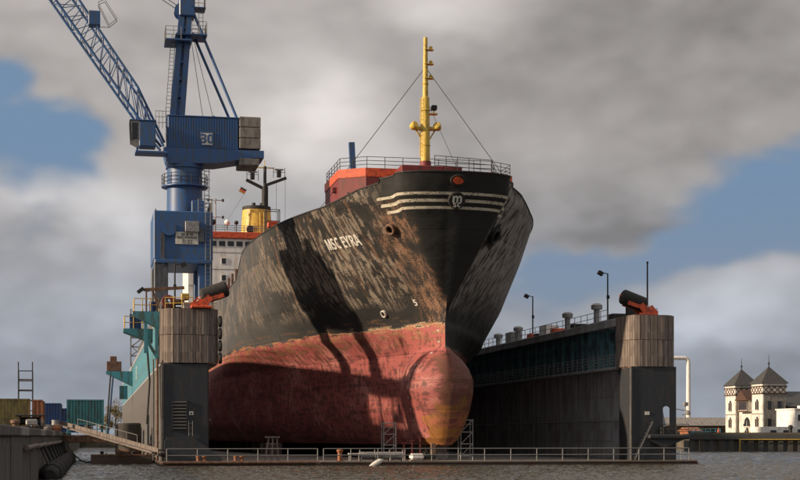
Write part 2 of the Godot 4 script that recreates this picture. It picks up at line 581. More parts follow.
const RUNS := [[8.9, 23.9, 15.5, 0.3], [10.6, 23.6, 17.5, 0.16], [12.7, 23.0, 14.8, 0.35], [15.2, 23.3, 18.0, 0.2], [17.1, 23.2, 15.0, 0.28], [19.4, 21.5, 14.0, 0.2], [22.6, 23.2, 16.0, 0.32], [24.6, 22.6, 14.2, 0.3], [28.3, 23.0, 17.0, 0.3], [33.5, 22.8, 15.0, 0.35], [39.0, 22.5, 14.5, 0.4], [46.0, 20.3, 14.0, 0.4]]
const Q_STAR := 74.0
const Q_PORT := 30.0

func hull_image() -> ImageTexture:
	var W := 2048
	var H := 1024
	var grab := func(seed: int, freq: float, oct: int, w: int, h: int) -> PackedByteArray:
		var n := FastNoiseLite.new()
		n.seed = seed
		n.frequency = freq
		n.fractal_octaves = oct
		n.noise_type = FastNoiseLite.TYPE_SIMPLEX_SMOOTH
		var im: Image = n.get_image(w, h)
		if w != W or h != H:
			im.resize(W, H, Image.INTERPOLATE_CUBIC)
		return im.get_data()
	var coarse: PackedByteArray = grab.call(1, 0.006, 5, W, H)
	var speck: PackedByteArray = grab.call(2, 0.22, 3, W, H)
	var streak: PackedByteArray = grab.call(3, 0.11, 4, W, H / 12)
	var scrape: PackedByteArray = grab.call(4, 0.07, 5, W, H / 4)
	var wide: PackedByteArray = grab.call(6, 0.05, 4, W / 3, H)
	var lut := PackedByteArray()
	lut.resize(1025)
	for i in 1025:
		lut[i] = int(clampf(Color(i / 1024.0, 0, 0).linear_to_srgb().r * 255.0, 0, 255))
	var out := PackedByteArray()
	out.resize(W * H * 3)
	var split := int(W * 0.72)
	for j in H:
		var y := 1.8 + (1.0 - (j + 0.5) / H) * 23.4
		var s0 := nose(y)
		# s as a function of q on this row
		var S: Array[float] = []
		var Qs: Array[float] = []
		var ds := 0.0
		while ds < 190.0:
			S.append(s0 + ds)
			Qs.append(hull_q(s0 + ds, y))
			ds += 0.25 if ds < 12.0 else 1.5
		for port in [false, true]:
			var x0 := split if port else 0
			var x1 := W if port else split
			var at := 0
			for i in range(x0, x1):
				var q := (float(i - split) / (W - split) * Q_PORT) if port else (float(split - i) / split * Q_STAR)
				if not port:
					# the row is walked from aft forwards
					at = Qs.size() - 2 if i == x0 else at
					while at > 0 and Qs[at] > q:
						at -= 1
				else:
					while at < Qs.size() - 2 and Qs[at + 1] < q:
						at += 1
				var s: float = lerpf(S[at], S[at + 1], clampf((q - Qs[at]) / maxf(Qs[at + 1] - Qs[at], 1e-5), 0.0, 1.0))
				var d := s - s0
				var out_of_face := (q - 0.6 * s) / 0.8 - panel(y)
				var row := j * W
				var ks := row + int(s * 21.0) % W
				var a := coarse[ks] / 255.0
				var f := speck[row + i] / 255.0
				var v := streak[ks] / 255.0
				var w := scrape[ks] / 255.0
				var h := wide[row + i] / 255.0
				var r := 0.0
				var g := 0.0
				var b := 0.0
				var edge := 12.65 + (f - 0.5) * 0.3 + (h - 0.5) * 0.7 + (a - 0.5) * 0.8 * smoothstep(6.0, 16.0, d)
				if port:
					edge = 10.5 + (f - 0.5) * 0.3 + (w - 0.5) * 0.8  # port black carried lower: shade past the stem put into the paint
				if y > edge:
					# black topsides, with the darkened port band
					var t := 0.016 + 0.012 * a + 0.012 * f
					r = t * 1.02
					g = t
					b = t * 0.97
					var wear := 0.0
					if not port:
						var zone := smoothstep(0.3, 2.5, out_of_face) * smoothstep(14.3, 15.4, y + 1.6 * a - 0.8)
						var patch := 0.62 * a + 0.16 - 0.02 * absf(y - 17.8) - 0.1 * smoothstep(18.0, 30.0, d)
						var mark := smoothstep(0.575, 0.655, w * 0.48 + patch)
						wear = smoothstep(0.5, 0.62, v * 0.68 + f * 0.32 + 0.09 * mark - 0.04) * (0.1 + 0.9 * mark) * zone
						# long runs of rust down from the deck edge
						for run in RUNS:
							var off := absf(s - run[0] - 0.12 * sin(y * 1.7 + run[0]))
							if off < run[3] and y < run[1] and y > run[2]:
								var k := smoothstep(run[3], run[3] * 0.3, off) * smoothstep(run[2], run[2] + 2.5, y) * smoothstep(0.3, 0.55, f * 0.5 + w * 0.5) * 0.8
								r = lerpf(r, 0.13, k)
								g = lerpf(g, 0.07, k)
								b = lerpf(b, 0.042, k)
						var brown := mark * smoothstep(0.42, 0.6, f * 0.5 + w * 0.5) * zone * 0.6
						r = lerpf(r, 0.09, brown)
						g = lerpf(g, 0.065, brown)
						b = lerpf(b, 0.046, brown)
						# the rust brown belt beside the clean stem panel
						var belt := out_of_face + (a - 0.5) * 2.2
						var rust := smoothstep(-0.5, 0.15, belt) * smoothstep(2.0, 0.4, belt) * smoothstep(0.44, 0.62, w * 0.4 + f * 0.45 + v * 0.2) * smoothstep(24.2, 22.4, y + a)
						# rust running from the hawse pipe
						rust += smoothstep(1.3, 0.2, absf(d - 4.6 - (f - 0.5))) * smoothstep(21.3, 20.5, y) * smoothstep(15.5, 18.5, y) * smoothstep(0.4, 0.65, w * 0.5 + a * 0.5) * 0.8
						rust = clampf(rust, 0.0, 1.0) * 0.9
						r = lerpf(r, 0.19 + 0.1 * f, rust)
						g = lerpf(g, 0.105 + 0.06 * f, rust)
						b = lerpf(b, 0.065 + 0.04 * f, rust)
					else:
						var zone := smoothstep(0.0, 0.5, out_of_face + (w - 0.5) * 1.0) * smoothstep(12.5, 18.0, y + (w - 0.5) * 3.0)
						wear = smoothstep(0.36, 0.58, v * 0.6 + w * 0.3 + f * 0.15) * zone * 0.95
						var anchor := maxf(absf(out_of_face - 1.1) / 1.0, absf(y - 20.6) / 1.25) + (w - 0.5) * 1.2
						wear *= smoothstep(0.8, 1.0, anchor)
					# scuffed to dull grey further aft
					var grey := smoothstep(20.0, 32.0, d) * (0.6 + 0.4 * v)
					r += 0.05 * grey
					g += 0.049 * grey
					b += 0.048 * grey
					wear *= 1.0 - 0.5 * smoothstep(18.0, 32.0, d)
					wear = clampf(wear, 0.0, 1.0) * (0.8 if not port else 0.9)
					r = lerpf(r, (0.17 if not port else 0.28) + 0.14 * f, wear)
					g = lerpf(g, (0.14 if not port else 0.25) + 0.12 * f, wear)
					b = lerpf(b, (0.11 if not port else 0.22) + 0.1 * f, wear)
					# scratches and ochre scale along the boot line
					if y < 13.5 and not port and h * 0.5 + f * 0.5 > 0.64:
						r = 0.15
						g = 0.085
						b = 0.05
					# three pale stripes either side of the emblem
					var reach := 5.0
					for k in 3:
						var ys: float = [23.42, 22.83, 22.25][k]
						reach = [6.1, 5.7, 5.2][k] if not port else [5.5, 5.4, 5.3][k]
						if absf(y - ys) < 0.12 and out_of_face + panel(y) < reach and f + w * 0.5 < 1.0:
							r = 0.55 + 0.1 * f
							g = 0.5 + 0.1 * f
							b = 0.39 + 0.1 * f
				else:
					# red underwater paint, chalky in places, browner aft
					var t := 0.75 + 0.5 * f
					r = 0.3 * t
					g = 0.085 * t
					b = 0.076 * t
					var chalk := smoothstep(0.52, 0.7, a * 0.6 + f * 0.25 + h * 0.2)
					r = lerpf(r, 0.46, chalk * 0.75)
					g = lerpf(g, 0.19, chalk * 0.75)
					b = lerpf(b, 0.165, chalk * 0.75)
					var dark := smoothstep(0.5, 0.66, w * 0.55 + h * 0.45 + 0.05 * smoothstep(8.0, 30.0, d))
					r = lerpf(r, 0.09, dark * 0.75)
					g = lerpf(g, 0.035, dark * 0.75)
					b = lerpf(b, 0.03, dark * 0.75)
					# ochre and pale scale under the boot line
					var scale := smoothstep(10.2, 12.6, y) * smoothstep(0.5, 0.62, h * 0.6 + f * 0.4)
					r = lerpf(r, 0.34, scale * 0.75)
					g = lerpf(g, 0.19, scale * 0.75)
					b = lerpf(b, 0.09, scale * 0.75)
					if y > edge - 0.12 and f > 0.4 and d < 14.0:
						r = 0.45
						g = 0.33
						b = 0.2
					# the nose of the bulb is worn to brown and ochre
					var far := out_of_face + panel(y) + (a - 0.5) * 2.6 + (w - 0.5) * 0.8 + 0.14 * (y - 6.0)
					var worn := smoothstep(1.5, 1.0, far) * smoothstep(10.0, 9.0, y + (a - 0.5) * 2.0) * smoothstep(5.0, 3.0, d)
					if port:
						worn = smoothstep(10.6, 9.4, y + (a - 0.5) * 2.0) * (1.0 - 0.8 * smoothstep(0.52, 0.6, h * 0.5 + w * 0.5))
					worn *= smoothstep(0.26, 0.4, a * 0.6 + f * 0.4)
					var ochre := smoothstep(7.0, 3.0, y + (w - 0.5) * 5.0)
					r = lerpf(r, lerpf(0.145, 0.27, ochre) * (0.8 + 0.4 * f), worn)
					g = lerpf(g, lerpf(0.062, 0.118, ochre) * (0.8 + 0.4 * f), worn)
					b = lerpf(b, lerpf(0.042, 0.034, ochre) * (0.8 + 0.4 * f), worn)
				# plate seams
				var strake := floorf((y + 0.3) / 2.6)
				var along_s := s + strake * 4.1
				var plate := fmod(sin(strake * 12.9 + floorf(along_s / 9.0) * 78.2) * 43758.5, 1.0)
				var tone := 1.0 + 0.14 * plate
				if fmod(y + 0.3, 2.6) < 0.06 or fmod(along_s, 9.0) < 0.1:
					tone *= 0.62
				r *= tone
				g *= tone
				b *= tone
				var o := (row + i) * 3
				out[o] = lut[clampi(int(r * 1024.0), 0, 1024)]
				out[o + 1] = lut[clampi(int(g * 1024.0), 0, 1024)]
				out[o + 2] = lut[clampi(int(b * 1024.0), 0, 1024)]
	var img := Image.create_from_data(W, H, false, Image.FORMAT_RGB8, out)
	return ImageTexture.create_from_image(img)

func on_hull(mesh: ArrayMesh, s_mid: float, y_base: float, side: float, stretch: float) -> ArrayMesh:
	# lays flat lettering onto the curved plating
	var am := ArrayMesh.new()
	for k in mesh.get_surface_count():
		var arr := mesh.surface_get_arrays(k)
		var v: PackedVector3Array = arr[Mesh.ARRAY_VERTEX]
		var nn := PackedVector3Array()
		for i in v.size():
			var y := y_base + v[i].y
			var s := maxf(s_mid + side * v[i].x * stretch, nose(y) + 0.01)
			var sd := side
			var nrm := hull_normal(s, y, sd)
			v[i] = hull_point(s, y, sd) + nrm * (0.012 + v[i].z)
			nn.append(nrm)
		arr[Mesh.ARRAY_VERTEX] = v
		arr[Mesh.ARRAY_NORMAL] = nn
		arr[Mesh.ARRAY_TANGENT] = null
		arr[Mesh.ARRAY_TEX_UV] = null
		am.add_surface_from_arrays(Mesh.PRIMITIVE_TRIANGLES, arr)
	return am

func make_ship() -> void:
	var ship := thing("cargo_ship", "large weathered cargo ship with black topsides and red bottom in the dock", "ship")
	# hull plating
	var ds: Array[float] = [0.0, 0.008, 0.03, 0.07, 0.14, 0.25, 0.45, 0.7, 1.0, 1.4, 1.8, 2.3, 2.8, 3.4, 4.0, 4.3, 4.42, 5.0, 5.6, 6.2, 6.7, 7.0, 8.0, 9.0, 10.0, 11.2, 11.5, 12.5]
	var x := 14.0
	while x < 60.0:
		ds.append(x)
		x += 1.5
	ds.append_array([64.0, 72.0, 84.0, 100.0, 120.0, 145.0, 176.0])
	var ys: Array[float] = []
	for k in 33:
		ys.append(lerpf(1.8, 13.0, k / 33.0))
	for k in 18:
		ys.append(lerpf(13.0, 20.4, k / 18.0))
	for k in 15:
		ys.append(20.4 + k / 14.0)      # the part above 20.4 counts as a share of the local top
	var st := new_st()
	var cols := ds.size()
	var base := 0
	for side in [-1.0, 1.0]:
		for j in ys.size():
			for i in cols:
				var y := ys[j]
				if y > 20.4:
					y = 20.4 + (ys[j] - 20.4) * (table(T_TOP, ds[i]) - 20.4)
				var s := nose(y) + ds[i]
				var q := hull_q(s, y)
				var n := hull_normal(maxf(s, nose(y) + (0.004 if y > 14.5 or y < 10.2 else 0.12)), y, side)
				if i == 0 and (y > 14.5 or y < 10.2):
					n = Vector3(0, n.y, sqrt(maxf(0.0, 1.0 - n.y * n.y)))   # the rounded stem
				st.set_normal(n)
				var u := 0.72 * (1.0 - q / Q_STAR) if side < 0.0 else 0.72 + 0.28 * q / Q_PORT
				u = clampf(u, 0.0005, 0.7196) if side < 0.0 else clampf(u, 0.7204, 0.9995)
				st.set_uv(Vector2(u, clampf(1.0 - (y - 1.8) / 23.4, 0.001, 0.999)))
				st.add_vertex(hull_point(s, y, side))
		for j in ys.size() - 1:
			for i in cols - 1:
				var k := base + j * cols + i
				if side < 0.0:
					for q in [k, k + 1, k + cols, k + 1, k + cols + 1, k + cols]:
						st.add_index(q)
				else:
					for q in [k, k + cols, k + 1, k + 1, k + cols, k + cols + 1]:
						st.add_index(q)
		base += ys.size() * cols
	var hm := StandardMaterial3D.new()
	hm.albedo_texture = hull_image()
	hm.roughness = 0.62
	hm.metallic_specular = 0.35
	var dents := FastNoiseLite.new()
	dents.seed = 77
	dents.frequency = 0.012
	dents.fractal_octaves = 4
	var di := dents.get_image(1024, 512)
	di.convert(Image.FORMAT_RGBA8)
	di.bump_map_to_normal_map(4.0)
	st.generate_tangents()
	hm.normal_enabled = true
	hm.normal_texture = ImageTexture.create_from_image(di)
	hm.normal_scale = 0.5
	mesh_node("hull", st.commit(), hm, ship)
	# bottom, transom and decks
	var bt := new_st()
	for i in cols - 1:
		var s0 := nose(1.8) + ds[i]
		var s1 := nose(1.8) + ds[i + 1]
		quad(bt, hull_point(s0, 1.8, -1), hull_point(s0, 1.8, 1), hull_point(s1, 1.8, 1), hull_point(s1, 1.8, -1), Vector3.DOWN)
	mesh_node("keel_plate", bt.commit(), M.red_house, ship)
	var dk := new_st()
	for i in range(7, cols - 1):
		var yd := 22.3 if ds[i] < 40.0 else 19.4
		var a := nose(yd) + ds[i]
		var b := nose(yd) + ds[i + 1]
		quad(dk, hull_point(a, yd, -1), hull_point(a, yd, 1), hull_point(b, yd, 1), hull_point(b, yd, -1), Vector3.UP)
	mesh_node("deck", dk.commit(), M.deck, ship)
	slab("transom", Vector3(XC - 14.4, 4.4, BOW_Z - 181.6), Vector3(XC + 14.4, 20.4, BOW_Z - 180.6), 0.1, M.black, ship)
	slab("break_bulkhead", Vector3(XC - 13.9, 19.4, BOW_Z - 41.2), Vector3(XC + 13.9, 22.3, BOW_Z - 41.0), 0.02, M.white_paint, ship)
	# capping rail along the bulwark, following its top
	for side in [-1.0, 1.0]:
		var cap := part("bulwark_cap", ship)
		var prev := Vector3.ZERO
		for i in cols:
			if ds[i] > 60.0:
				continue
			var y := table(T_TOP, ds[i])
			var p := hull_point(nose(y) + ds[i], y, side)
			if i > 0:
				beam("rail", prev, p, 0.1, 0.1, M.black, cap)
			prev = p
	# name on the bow, laid on the plating
	var nm := mesh_node("name_lettering", on_hull(text_mesh("MSC EYRA", 0.98, 0.01), 11.9, 20.4, -1.0, 0.74), M.letter_white, ship)
	nm.set_meta("label", "white painted ship's name on the black bow")
	bow_details(ship)
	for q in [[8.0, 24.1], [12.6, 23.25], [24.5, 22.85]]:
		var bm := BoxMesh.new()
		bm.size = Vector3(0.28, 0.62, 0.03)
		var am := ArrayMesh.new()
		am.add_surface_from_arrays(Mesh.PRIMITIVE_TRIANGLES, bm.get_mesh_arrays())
		mesh_node("dark_slot_patch", on_hull(am, q[0], q[1], -1.0, 1.0), M.black, ship)  # solid black patch laid on the plating for the dark of a gap
	forecastle(ship)
	superstructure(ship)

func ring_on_hull(called: String, s: float, y: float, side: float, r: float, tube: float, mat_ring: Material, fill: Material, parent: Node) -> void:
	var o := part(called, parent)
	var n := hull_normal(s, y, side)
	var p := hull_point(s, y, side)
	var t := TorusMesh.new()
	t.inner_radius = r - tube
	t.outer_radius = r + tube
	t.rings = 24
	t.ring_segments = 8
	var up := (Vector3.UP - n * n.y).normalized()
	var bs := Basis(up.cross(n), n, up)
	mesh_node("rim", t, mat_ring, o).transform = Transform3D(bs, p + n * (0.05 + tube * 2.0))
	# the pipe stands proud of the plating, its mouth a disc in shade colour
	lathe("pipe", [[r + tube * 0.7, -0.2], [r + tube * 0.7, 0.05 + tube * 2.0], [r - tube * 0.2, 0.05 + tube * 2.0], [r - tube * 0.2, -0.1]], 24, mat_ring, o).transform = Transform3D(bs, p)
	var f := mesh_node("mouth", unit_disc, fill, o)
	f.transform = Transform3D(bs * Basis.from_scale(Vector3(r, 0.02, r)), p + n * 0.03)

func bow_details(ship: Node3D) -> void:
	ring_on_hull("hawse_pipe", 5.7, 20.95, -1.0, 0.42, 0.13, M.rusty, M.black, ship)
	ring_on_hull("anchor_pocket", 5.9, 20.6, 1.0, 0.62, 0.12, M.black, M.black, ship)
	ring_on_hull("bow_thruster_mark", 12.0, 13.95, -1.0, 0.3, 0.06, M.letter_white, M.timber, ship)
	# the oval chock at the stem head, with a bright orange plate behind it
	var ck := part("bow_chock", ship, Vector3(XC, 24.42, BOW_Z - 0.12))
	var t := TorusMesh.new()
	t.inner_radius = 0.4
	t.outer_radius = 0.62
	var lean := Basis.from_euler(Vector3(deg_to_rad(90 + 21), 0, 0))
	mesh_node("rim", t, M.black, ck).transform = Transform3D(lean * Basis.from_scale(Vector3(1.15, 0.7, 0.85)), Vector3.ZERO)
	mesh_node("orange_plate", unit_disc, M.orange_red, ck).transform = Transform3D(lean * Basis.from_scale(Vector3(0.44, 0.24, 0.3)), Vector3.ZERO)
	# round emblem under it
	var em := part("emblem", ship, Vector3(XC, 22.83, BOW_Z - 0.72))
	mesh_node("disc", unit_disc, M.black, em).transform = Transform3D(lean * Basis.from_scale(Vector3(0.72, 0.5, 0.72)), Vector3.ZERO)
	var tilt := Basis.from_euler(Vector3(deg_to_rad(21), 0, 0))
	for w in [["m", 0.2, 0.74], ["sc", -0.3, 0.52]]:
		var tm := mesh_node("letters", text_mesh(w[0], w[2], 0.03), M.letter_white, em)
		tm.transform = Transform3D(tilt, tilt * Vector3(0, w[1], 0.27))
	mesh_node("bulb_mark", on_hull(text_mesh("5", 0.55, 0.008), 7.6, 14.6, -1.0, 1.0), M.letter_white, ship)
	# draught marks either side of the stem
	for k in 9:
		var y := 4.0 + k * 1.0
		mesh_node("draught_mark", on_hull(text_mesh(str(40 + k * 10), 0.16, 0.005), 5.9 if y > 9.5 else 7.0, y, -1.0, 1.0), M.letter_white, ship)

func forecastle(ship: Node3D) -> void:
	# red deckhouse with an orange band under its roof
	var c := Vector2(XC, -139.0)
	var plan := PackedVector2Array([Vector2(-8.3, -6.0), Vector2(-8.3, 2.2), Vector2(-6.0, 3.8), Vector2(6.0, 3.8), Vector2(8.3, 2.2), Vector2(8.3, -6.0)])
	var grow := func(k: float) -> PackedVector2Array:
		var o := PackedVector2Array()
		for p in plan:
			o.append(c + p * k)
		return o
	var h := part("deckhouse", ship)
	prism("wall", grow.call(1.0), 22.3, 26.45, "y", M.red_house, h)
	prism("roof_band", grow.call(1.008), 26.45, 27.25, "y", M.orange_red, h)
	bar("vent_box", Vector3(XC - 8.42, 25.6, -138.4), Vector3(0.5, 0.42, 0.8), M.red_house, h)
	var pts := []
	for p in grow.call(0.985):
		pts.append(Vector3(p.x, 27.25, p.y))
	pts.append(pts[0])
	railing(ship, pts, 1.05, 1.6, M.black, 0.028, 3)
	# stub crane post, blue
	beam("blue_davit", Vector3(XC - 6.7, 27.2, -138.2), Vector3(XC - 6.85, 30.1, -138.2), 0.52, 0.5, M.crane_blue, ship)
	# dark red windlass house before the mast
	slab("mast_house", Vector3(XC - 3.4, 22.3, -134.9), Vector3(XC + 2.2, 27.0, -131.6), 0.05, M.red_house, ship)
	# raised fore platform rail
	railing(ship, [Vector3(XC - 0.4, 26.6, -131.4), Vector3(XC + 4.7, 26.2, -130.6), Vector3(XC + 5.6, 25.6, -132.6), Vector3(XC + 7.6, 25.3, -136.0)], 1.3, 1.1, M.black, 0.03, 3)
	slab("platform", Vector3(XC - 0.4, 26.1, -136.0), Vector3(XC + 5.3, 26.3, -130.9), 0.04, M.black, ship)
	# the yellow foremast
	var mx := XC - 0.9
	var mz := -133.0
	var m := part("foremast", ship, Vector3(mx, 0, mz))
	lathe("mast_foot", [[0.55, 25.4], [0.52, 27.6]], 16, M.red_house, m)
	lathe("mast_trunk", [[0.43, 27.6], [0.36, 33.4], [0.25, 33.5]], 16, M.mast_yellow, m)
	lathe("topmast", [[0.27, 33.4], [0.19, 38.9], [0.0, 38.95]], 12, M.mast_yellow, m)
	for y in [35.2, 36.5, 37.8]:
		slab("lamp_bracket", Vector3(-0.15, y - 0.06, -0.3), Vector3(0.75, y, 0.3), 0.02, M.mast_yellow, m)
		lathe("lamp", [[0.0, y], [0.15, y], [0.17, y + 0.25], [0.0, y + 0.4]], 8, M.mast_yellow, m, Vector3(0.5, 0, 0))
	slab("crosstree", Vector3(-1.05, 30.45, -0.3), Vector3(1.05, 30.75, 0.3), 0.05, M.mast_yellow, m)
	for sx in [-1.0, 1.0]:
		var lamp := lathe("floodlight", [[0.0, -0.3], [0.3, -0.28], [0.38, 0.2], [0.3, 0.3], [0.0, 0.3]], 10, M.mast_yellow, m)
		lamp.transform = Transform3D(Basis.from_euler(Vector3(1.1, 0, sx * 0.5)), Vector3(sx * 1.1, 30.8, 0.1))
		beam("strut", Vector3(sx * 0.9, 30.5, 0), Vector3(sx * 0.35, 29.6, 0), 0.12, 0.12, M.mast_yellow, m)
	slab("lamp_platform", Vector3(0.35, 31.9, -0.35), Vector3(1.1, 31.98, 0.35), 0.02, M.mast_yellow, m)
	slab("lamp_housing", Vector3(0.55, 32.3, -0.25), Vector3(1.05, 32.75, 0.25), 0.05, M.black, m)
	rod("lamp_stalk", Vector3(0.8, 31.9, 0), Vector3(0.8, 32.4, 0), 0.06, M.mast_yellow, m)
	ladder(m, Vector3(-0.52, 28, 0.1), Vector3(-0.45, 33.4, 0.1), Vector3(0, 0, 0.18), M.mast_yellow, 0.025)
	for k in 6:
		rod("step", Vector3(0.05, 33.9 + k * 0.75, 0.1), Vector3(0.05, 33.9 + k * 0.75, 0.42), 0.03, M.black, m)
	for y in [29.0, 32.2, 34.6]:
		lathe("band", [[0.43, y], [0.46, y + 0.05], [0.43, y + 0.12]] if y < 33 else [[0.27, y], [0.3, y + 0.05], [0.27, y + 0.12]], 16, M.mast_yellow, m)
	var top := Vector3(mx, 36.2, mz)
	rod("stay", top, Vector3(XC - 8.0, 26.6, -137.4), 0.03, M.rope, ship)
	rod("stay", top, Vector3(XC + 6.6, 25.4, -131.2), 0.03, M.rope, ship)
	rod("stay", Vector3(mx, 33.4, mz), Vector3(XC + 1.8, 26.8, -131.8), 0.02, M.rope, ship)
	rod("rope", Vector3(XC - 6.8, 27.6, -138.1), Vector3(XC - 10.4, 23.2, -137.2), 0.025, M.rope, ship)
	# fittings along the fore deck edge
	for k in 8:
		var s := 42.0 + k * 5.0
		var p := hull_point(s, 20.3, -1.0)
		bar("lashing_post", p + Vector3(0.35, 0.9, 0), Vector3(0.28, 2.0, 0.5), M.rusty, ship)
	for k in 6:
		slab("hatch_cover", Vector3(XC - 11.5, 19.4, BOW_Z - 46.0 - k * 16.0), Vector3(XC + 11.5, 21.2, BOW_Z - 60.0 - k * 16.0), 0.1, M.deck, ship)
	# lookout cage above the break of the forecastle
	var cage := part("railing_cage", ship, Vector3(XC - 12.0, 22.3, -158.0))
	for sx in [-0.7, 0.7]:
		for sz in [-0.7, 0.7]:
			rod("post", Vector3(sx, 0, sz), Vector3(sx, 4.2, sz), 0.05, M.black, cage)
	for y in [3.0, 4.2]:
		for sgn in [-0.7, 0.7]:
			rod("rail", Vector3(-0.7, y, sgn), Vector3(0.7, y, sgn), 0.04, M.black, cage)
			rod("rail", Vector3(sgn, y, -0.7), Vector3(sgn, y, 0.7), 0.04, M.black, cage)
	slab("box", Vector3(-0.5, 2.4, -0.5), Vector3(0.5, 3.0, 0.5), 0.04, M.orange_red, cage)

func superstructure(ship: Node3D) -> void:
	var zf := -276.0
	var x0 := 16.6
	var x1 := XC * 2.0 - x0
	var sup := part("superstructure", ship)
	slab("wall", Vector3(x0, 19.4, zf), Vector3(x1, 39.0, zf - 16), 0.1, M.white_paint, sup)
	slab("roof_band", Vector3(x0 - 0.4, 39.0, zf + 0.5), Vector3(x1 + 0.4, 40.15, zf - 16.5), 0.06, M.orange_red, sup)
	slab("bridge_wing", Vector3(x0 - 1.0, 35.4, zf + 0.1), Vector3(x0 + 0.05, 39.0, zf - 3), 0.05, M.white_paint, sup)
	var k := 0
	var x := x0 + 0.9
	while x < x1 - 1.3:
		var w := part("window", sup, Vector3(x + 0.58, 38.0, zf))
		bar("frame", Vector3(0, 0, 0.02), Vector3(1.36, 1.12, 0.1), M.white_paint, w)
		bar("pane", Vector3(0, 0, 0.06), Vector3(1.16, 0.92, 0.08), M.window_dark, w)
		x += 1.6
		k += 1
	for row in 4:
		for col in 6:
			var w := part("window", sup, Vector3(x0 + 2.0 + col * 4.6, 34.8 - row * 3.1, zf))
			bar("frame", Vector3(0, 0, 0.02), Vector3(1.0, 1.2, 0.1), M.white_paint, w)
			bar("pane", Vector3(0, 0, 0.06), Vector3(0.76, 0.98, 0.08), M.window_dark, w)
		bar("deck_seam", Vector3(XC, 36.4 - row * 3.1, zf + 0.03), Vector3(x1 - x0 - 0.2, 0.06, 0.06), M.galvanised, sup)
	railing(ship, [Vector3(x0 - 0.3, 40.15, zf + 0.3), Vector3(x1 + 0.3, 40.15, zf + 0.3)], 1.2, 1.8, M.rail_steel, 0.05, 3)
	# funnel
	var f := part("funnel", ship, Vector3(30.4, 0, -287))
	lathe("casing", [[3.15, 39.2], [2.7, 46.0]], 24, M.mast_yellow, f)
	lathe("cap", [[2.76, 45.9], [2.74, 46.55], [2.1, 46.65], [0.0, 46.65]], 24, M.black, f)
	for kx in [-0.6, 0.9]:
		rod("stack_pipe", Vector3(kx, 46.4, 0.5), Vector3(kx, 47.3, 0.5), 0.35, M.black, f)
	for dx in [0.4, 1.1]:
		rod("pipe", Vector3(dx, 40, 3.02), Vector3(dx, 45.2, 2.76), 0.09, M.mast_yellow, f)
	lathe("round_vent", [[0.0, 0.0], [0.75, 0.0], [0.75, 0.25], [0.45, 0.3], [0.45, 0.2], [0.0, 0.2]], 16, M.black, f).transform = Transform3D(Basis.from_euler(Vector3(PI / 2, 0, 0)), Vector3(-1.5, 41.9, 2.75))
	# radar mast
	var r := part("radar_mast", ship, Vector3(31.9, 0, -285))
	rod("pole", Vector3(0, 46.4, -1), Vector3(0, 50.4, -1), 0.62, M.black, r)
	rod("pole", Vector3(0, 50.4, -1), Vector3(0, 54.3, -1), 0.3, M.black, r)
	beam("yard", Vector3(0, 49.9, -1), Vector3(-3.6, 51.6, -1), 0.5, 0.7, M.black, r)
	beam("yard", Vector3(0, 50.6, -1), Vector3(4.1, 52.2, -1), 0.5, 0.7, M.black, r)
	beam("yard", Vector3(-1.6, 54.0, -1), Vector3(1.8, 54.0, -1), 0.18, 0.2, M.mast_yellow, r)
	for b in [Vector3(-2.4, 52.0, -1), Vector3(2.7, 52.6, -1)]:
		slab("scanner", b + Vector3(-0.9, 1.0, -0.2), b + Vector3(0.9, 1.3, 0.2), 0.05, M.galvanised, r)
		slab("scanner_base", b + Vector3(-0.4, -0.3, -0.4), b + Vector3(0.4, 1.0, 0.4), 0.05, M.black, r)
		for sx in [-1.1, 1.1]:
			rod("post", b + Vector3(sx, -0.5, 0.3), b + Vector3(sx, 1.5, 0.3), 0.06, M.black, r)
		rod("rail", b + Vector3(-1.1, 0.6, 0.3), b + Vector3(1.1, 0.6, 0.3), 0.05, M.black, r)
	rod("aerial", Vector3(-0.1, 54.0, -1), Vector3(-0.1, 55.4, -1), 0.08, M.mast_yellow, r)
	var fl := part("flag", ship, Vector3(27.4, 49.3, -285))
	for b in 3:
		slab("stripe", Vector3(-0.5, 0.28 - b * 0.33, -0.02), Vector3(0.7, 0.6 - b * 0.33, 0.02), 0.005, [M.black, M.orange_red, M.yellow_paint][b], fl)
	fl.rotation.z = -0.5
	rod("halyard", Vector3(0.7, 0.8, 0), Vector3(0.2, -8.5, 0), 0.02, M.rope, fl)
	rod("halyard", Vector3(3.9, 52.2, -1), Vector3(3.9, 41, -1), 0.03, M.rope, r)
	rod("halyard", Vector3(2.2, 51.6, -1), Vector3(2.2, 41, -1), 0.03, M.rope, r)
	# signal mast and domes on the bridge roof
	var g := part("signal_mast", ship, Vector3(22.3, 0, -284))
	rod("pole", Vector3(0, 40, 0), Vector3(0, 47.6, 0), 0.12, M.galvanised, g)
	for y in [44.0, 47.2]:
		rod("yard", Vector3(-1.4, y, 0), Vector3(1.4, y, 0), 0.08, M.galvanised, g)
		for sx in [-1.4, 1.4]:
			lathe("lamp", [[0.0, -0.3], [0.22, -0.25], [0.22, 0.25], [0.0, 0.3]], 8, M.black, g, Vector3(sx, y, 0))
	for dsp in [[21.4, 0.55, "black"], [24.0, 0.55, "white"], [25.7, 0.4, "black"]]:
		var pd := part("dome", ship, Vector3(dsp[0], 40.1, -278.0))
		rod("stalk", Vector3(0, 0, 0), Vector3(0, 1.8, 0), 0.1, M.galvanised, pd)
		var rr: float = dsp[1]
		var prof := []
		for q in 9:
			prof.append([rr * sin(PI * q / 8.0), 2.1 - rr * cos(PI * q / 8.0)])
		lathe("shell", prof, 14, M.black if dsp[2] == "black" else M.white_paint, pd)

